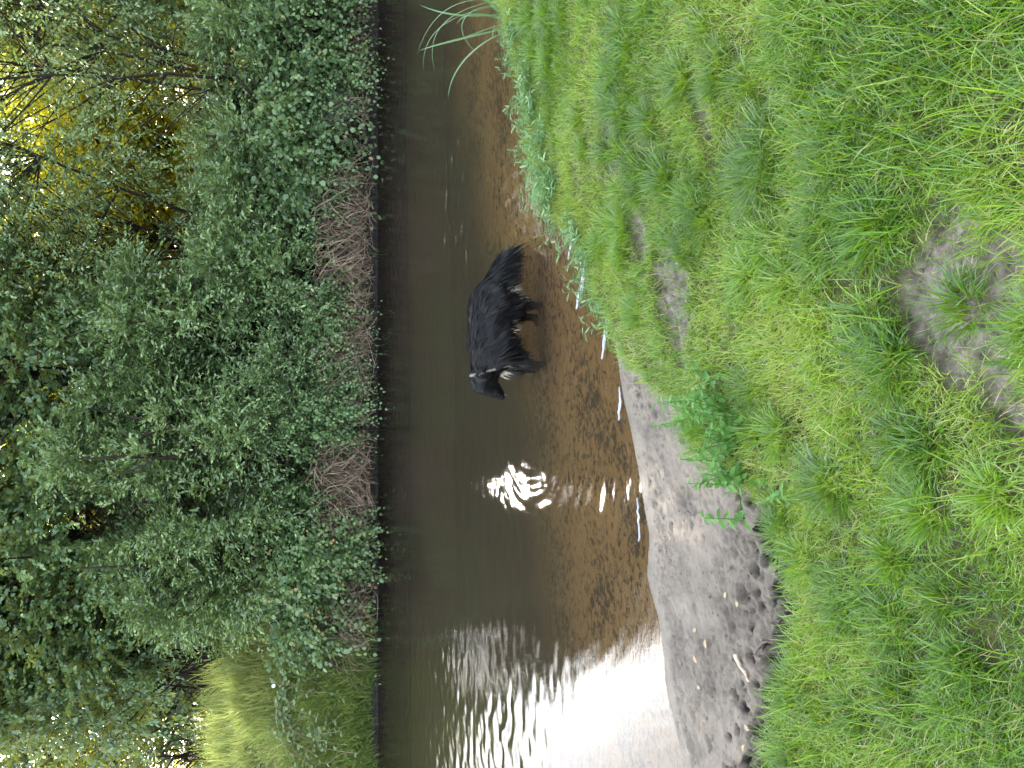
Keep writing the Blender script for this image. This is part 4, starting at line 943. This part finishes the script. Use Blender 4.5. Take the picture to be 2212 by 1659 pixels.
    def near(cx, cy, rad, dy=None):
        q = L(cx, cy); d = np.hypot(P0[:, 0] - q[0], P0[:, 2] - q[2]); return d < rad
    pale = r.random(n)
    fr = P0[:, 1] < 0.03
    col = np.where((near(1010, 560, 0.045) | near(1085, 590, 0.04)) & (pale < 0.5), 0.85 - 0.2 * r.random(n), col)      # buff breeches
    col = np.where(near(1040, 830, 0.04) & (pale < 0.2), 0.8, col)
    col = np.where((near(985, 1165, 0.035) | near(1005, 1190, 0.03)) & (pale < 0.06), 0.95, col)                       # white chest tuft
    col = np.where(tail & (Nv[:, 2] < -0.2) & (pale < 0.2), 0.42, col)
    col = np.where(near(950, 700, 0.05) & (pale < 0.15), 0.5, col)
    lock = r.random(n) < 0.10; wd[lock] *= 2.2; Pm[lock] = P0[lock][:, None] + (Pm[lock] - P0[lock][:, None]) * 1.35
    a = Acc(); k = dry & (Pm[:, -1, 2] > zw - 0.05); ribbons(a, Pm[k], wd[k], side[k], col[k])
    # white chest hairs hanging under the throat and pale breeches
    def tuft(cx, cy, dy, m, ln_, dirv, cv, sp):
        b = L(cx, cy, dy) + sp * r.normal(size=(m, 3)); d = norm(np.array(dirv) + 0.28 * r.normal(size=(m, 3))); l_ = ln_ * r.uniform(0.5, 1.2, m)
        Q = b[:, None] + d[:, None] * (l_[:, None] * tt[None])[..., None]; Q[..., 2] -= 0.3 * l_[:, None] * tt[None] ** 2
        ribbons(a, Q, np.tile(np.array([0.0013, 0.0015, 0.0010, 0.0]), (m, 1)), norm(np.cross(d, np.array([0.1, -1, 0.3]))), cv + 0.08 * r.normal(size=m))
    tuft(970, 1170, -0.05, 22, 0.075, (-0.5, -0.1, -0.8), 0.9, 0.02); tuft(985, 1120, -0.06, 22, 0.06, (-0.3, -0.2, -0.8), 0.8, 0.02); tuft(1000, 545, -0.09, 120, 0.11, (0.35, -0.1, -0.9), 0.8, 0.022); tuft(1080, 600, -0.10, 60, 0.08, (0.1, -0.1, -0.9), 0.75, 0.018)
    tuft(1015, 830, -0.10, 30, 0.07, (0.0, -0.1, -1), 0.75, 0.02); tuft(1030, 780, -0.09, 20, 0.07, (0.1, -0.1, -1), 0.6, 0.02)
    tuft(1000, 330, 0, 900, 0.10, (0.45, 0, -0.9), 0.3, 0.03); tuft(985, 400, 0, 900, 0.11, (0.35, 0, -0.9), 0.25, 0.03); tuft(960, 470, 0, 900, 0.12, (0.3, 0, -0.9), 0.2, 0.035); tuft(1005, 260, 0, 500, 0.07, (0.7, 0, -0.7), 0.3, 0.02)
    m2, t, o_ = mat('dog_hair'); p = prin(t, 0.45, 0.22)
    rr = ramp(t, attr(t, 'rnd'), [(0.0, (0.0015, 0.0015, 0.002)), (0.3, (0.007, 0.007, 0.008)), (0.5, (0.05, 0.045, 0.04)), (0.8, (0.42, 0.34, 0.24)), (1.0, (0.80, 0.75, 0.66))]); t.links.new(rr.outputs[0], p.inputs['Base Color']); t.links.new(p.outputs[0], o_.inputs[0])
    a.obj('long_hair', [m2], e)
    # nose, eyes, tongue, collar
    def blob(name, c, r3, mt, tilt=0.0):
        b = bmesh.new(); bmesh.ops.create_icosphere(b, subdivisions=3, radius=1, matrix=Matrix.Translation(Vector(c)) @ Matrix.Rotation(tilt, 4, 'Y') @ Matrix.Diagonal((*r3, 1)))
        q = bpy.data.meshes.new(name); b.to_mesh(q); b.free(); q.materials.append(mt); q.polygons.foreach_set('use_smooth', np.ones(len(q.polygons), bool)); return link(name, q, e)
    blob('nose', L(958, 1388), (0.018, 0.020, 0.016), simple_mat('dog_nose', (0.008, 0.008, 0.009), (0.02, 0.02, 0.02), 50, 0.3, 0.6), 0.5)
    for s in (-1, 1): blob('eye', L(815, 1325, s * 0.052), (0.010, 0.010, 0.010), simple_mat('dog_eye', (0.01, 0.006, 0.004), (0.03, 0.015, 0.008), 20, 0.1, 0.6))
    blob('tongue', L(985, 1366), (0.020, 0.016, 0.010), simple_mat('dog_tongue', (0.55, 0.20, 0.19), (0.65, 0.28, 0.26), 40, 0.4, 0.5), 0.9)
    from mathutils.bvhtree import BVHTree
    bvh = BVHTree.FromPolygons([tuple(q) for q in V], [tuple(p_.vertices) for p_ in me.polygons])
    ca = Acc(); th = np.linspace(0, 2 * np.pi, 41)[:-1]; c0 = L(835, 1163); ax = norm(np.array([[-0.95, 0, -0.28]]))[0]; uu = norm(np.array([[-0.28, 0, 0.95]]))[0]
    def ringp(rad, off):
        rows = []
        for h in th:
            d = math.cos(h) * uu + math.sin(h) * np.array([0, 1.0, 0]); oo = c0 + ax * off
            hit = bvh.ray_cast(Vector(oo + d * 0.4), Vector(-d))
            rows.append(oo + d * ((0.4 - hit[3] if hit[0] else 0.1) + rad))
        rows = np.array(rows); return (np.roll(rows, 1, 0) + rows + np.roll(rows, -1, 0)) / 3
    V4 = np.concatenate([ringp(0.002, -0.012), ringp(0.016, -0.010), ringp(0.016, 0.010), ringp(0.002, 0.012)]); i = np.arange(40); j = (i + 1) % 40
    ca.add(V4, np.concatenate([np.stack([i + 40 * q, j + 40 * q, j + 40 * (q + 1), i + 40 * (q + 1)], -1) for q in range(3)])); ca.obj('collar', [simple_mat('collar', (0.10, 0.095, 0.08), (0.24, 0.22, 0.18), 60, 0.6)], e, True)
dog()
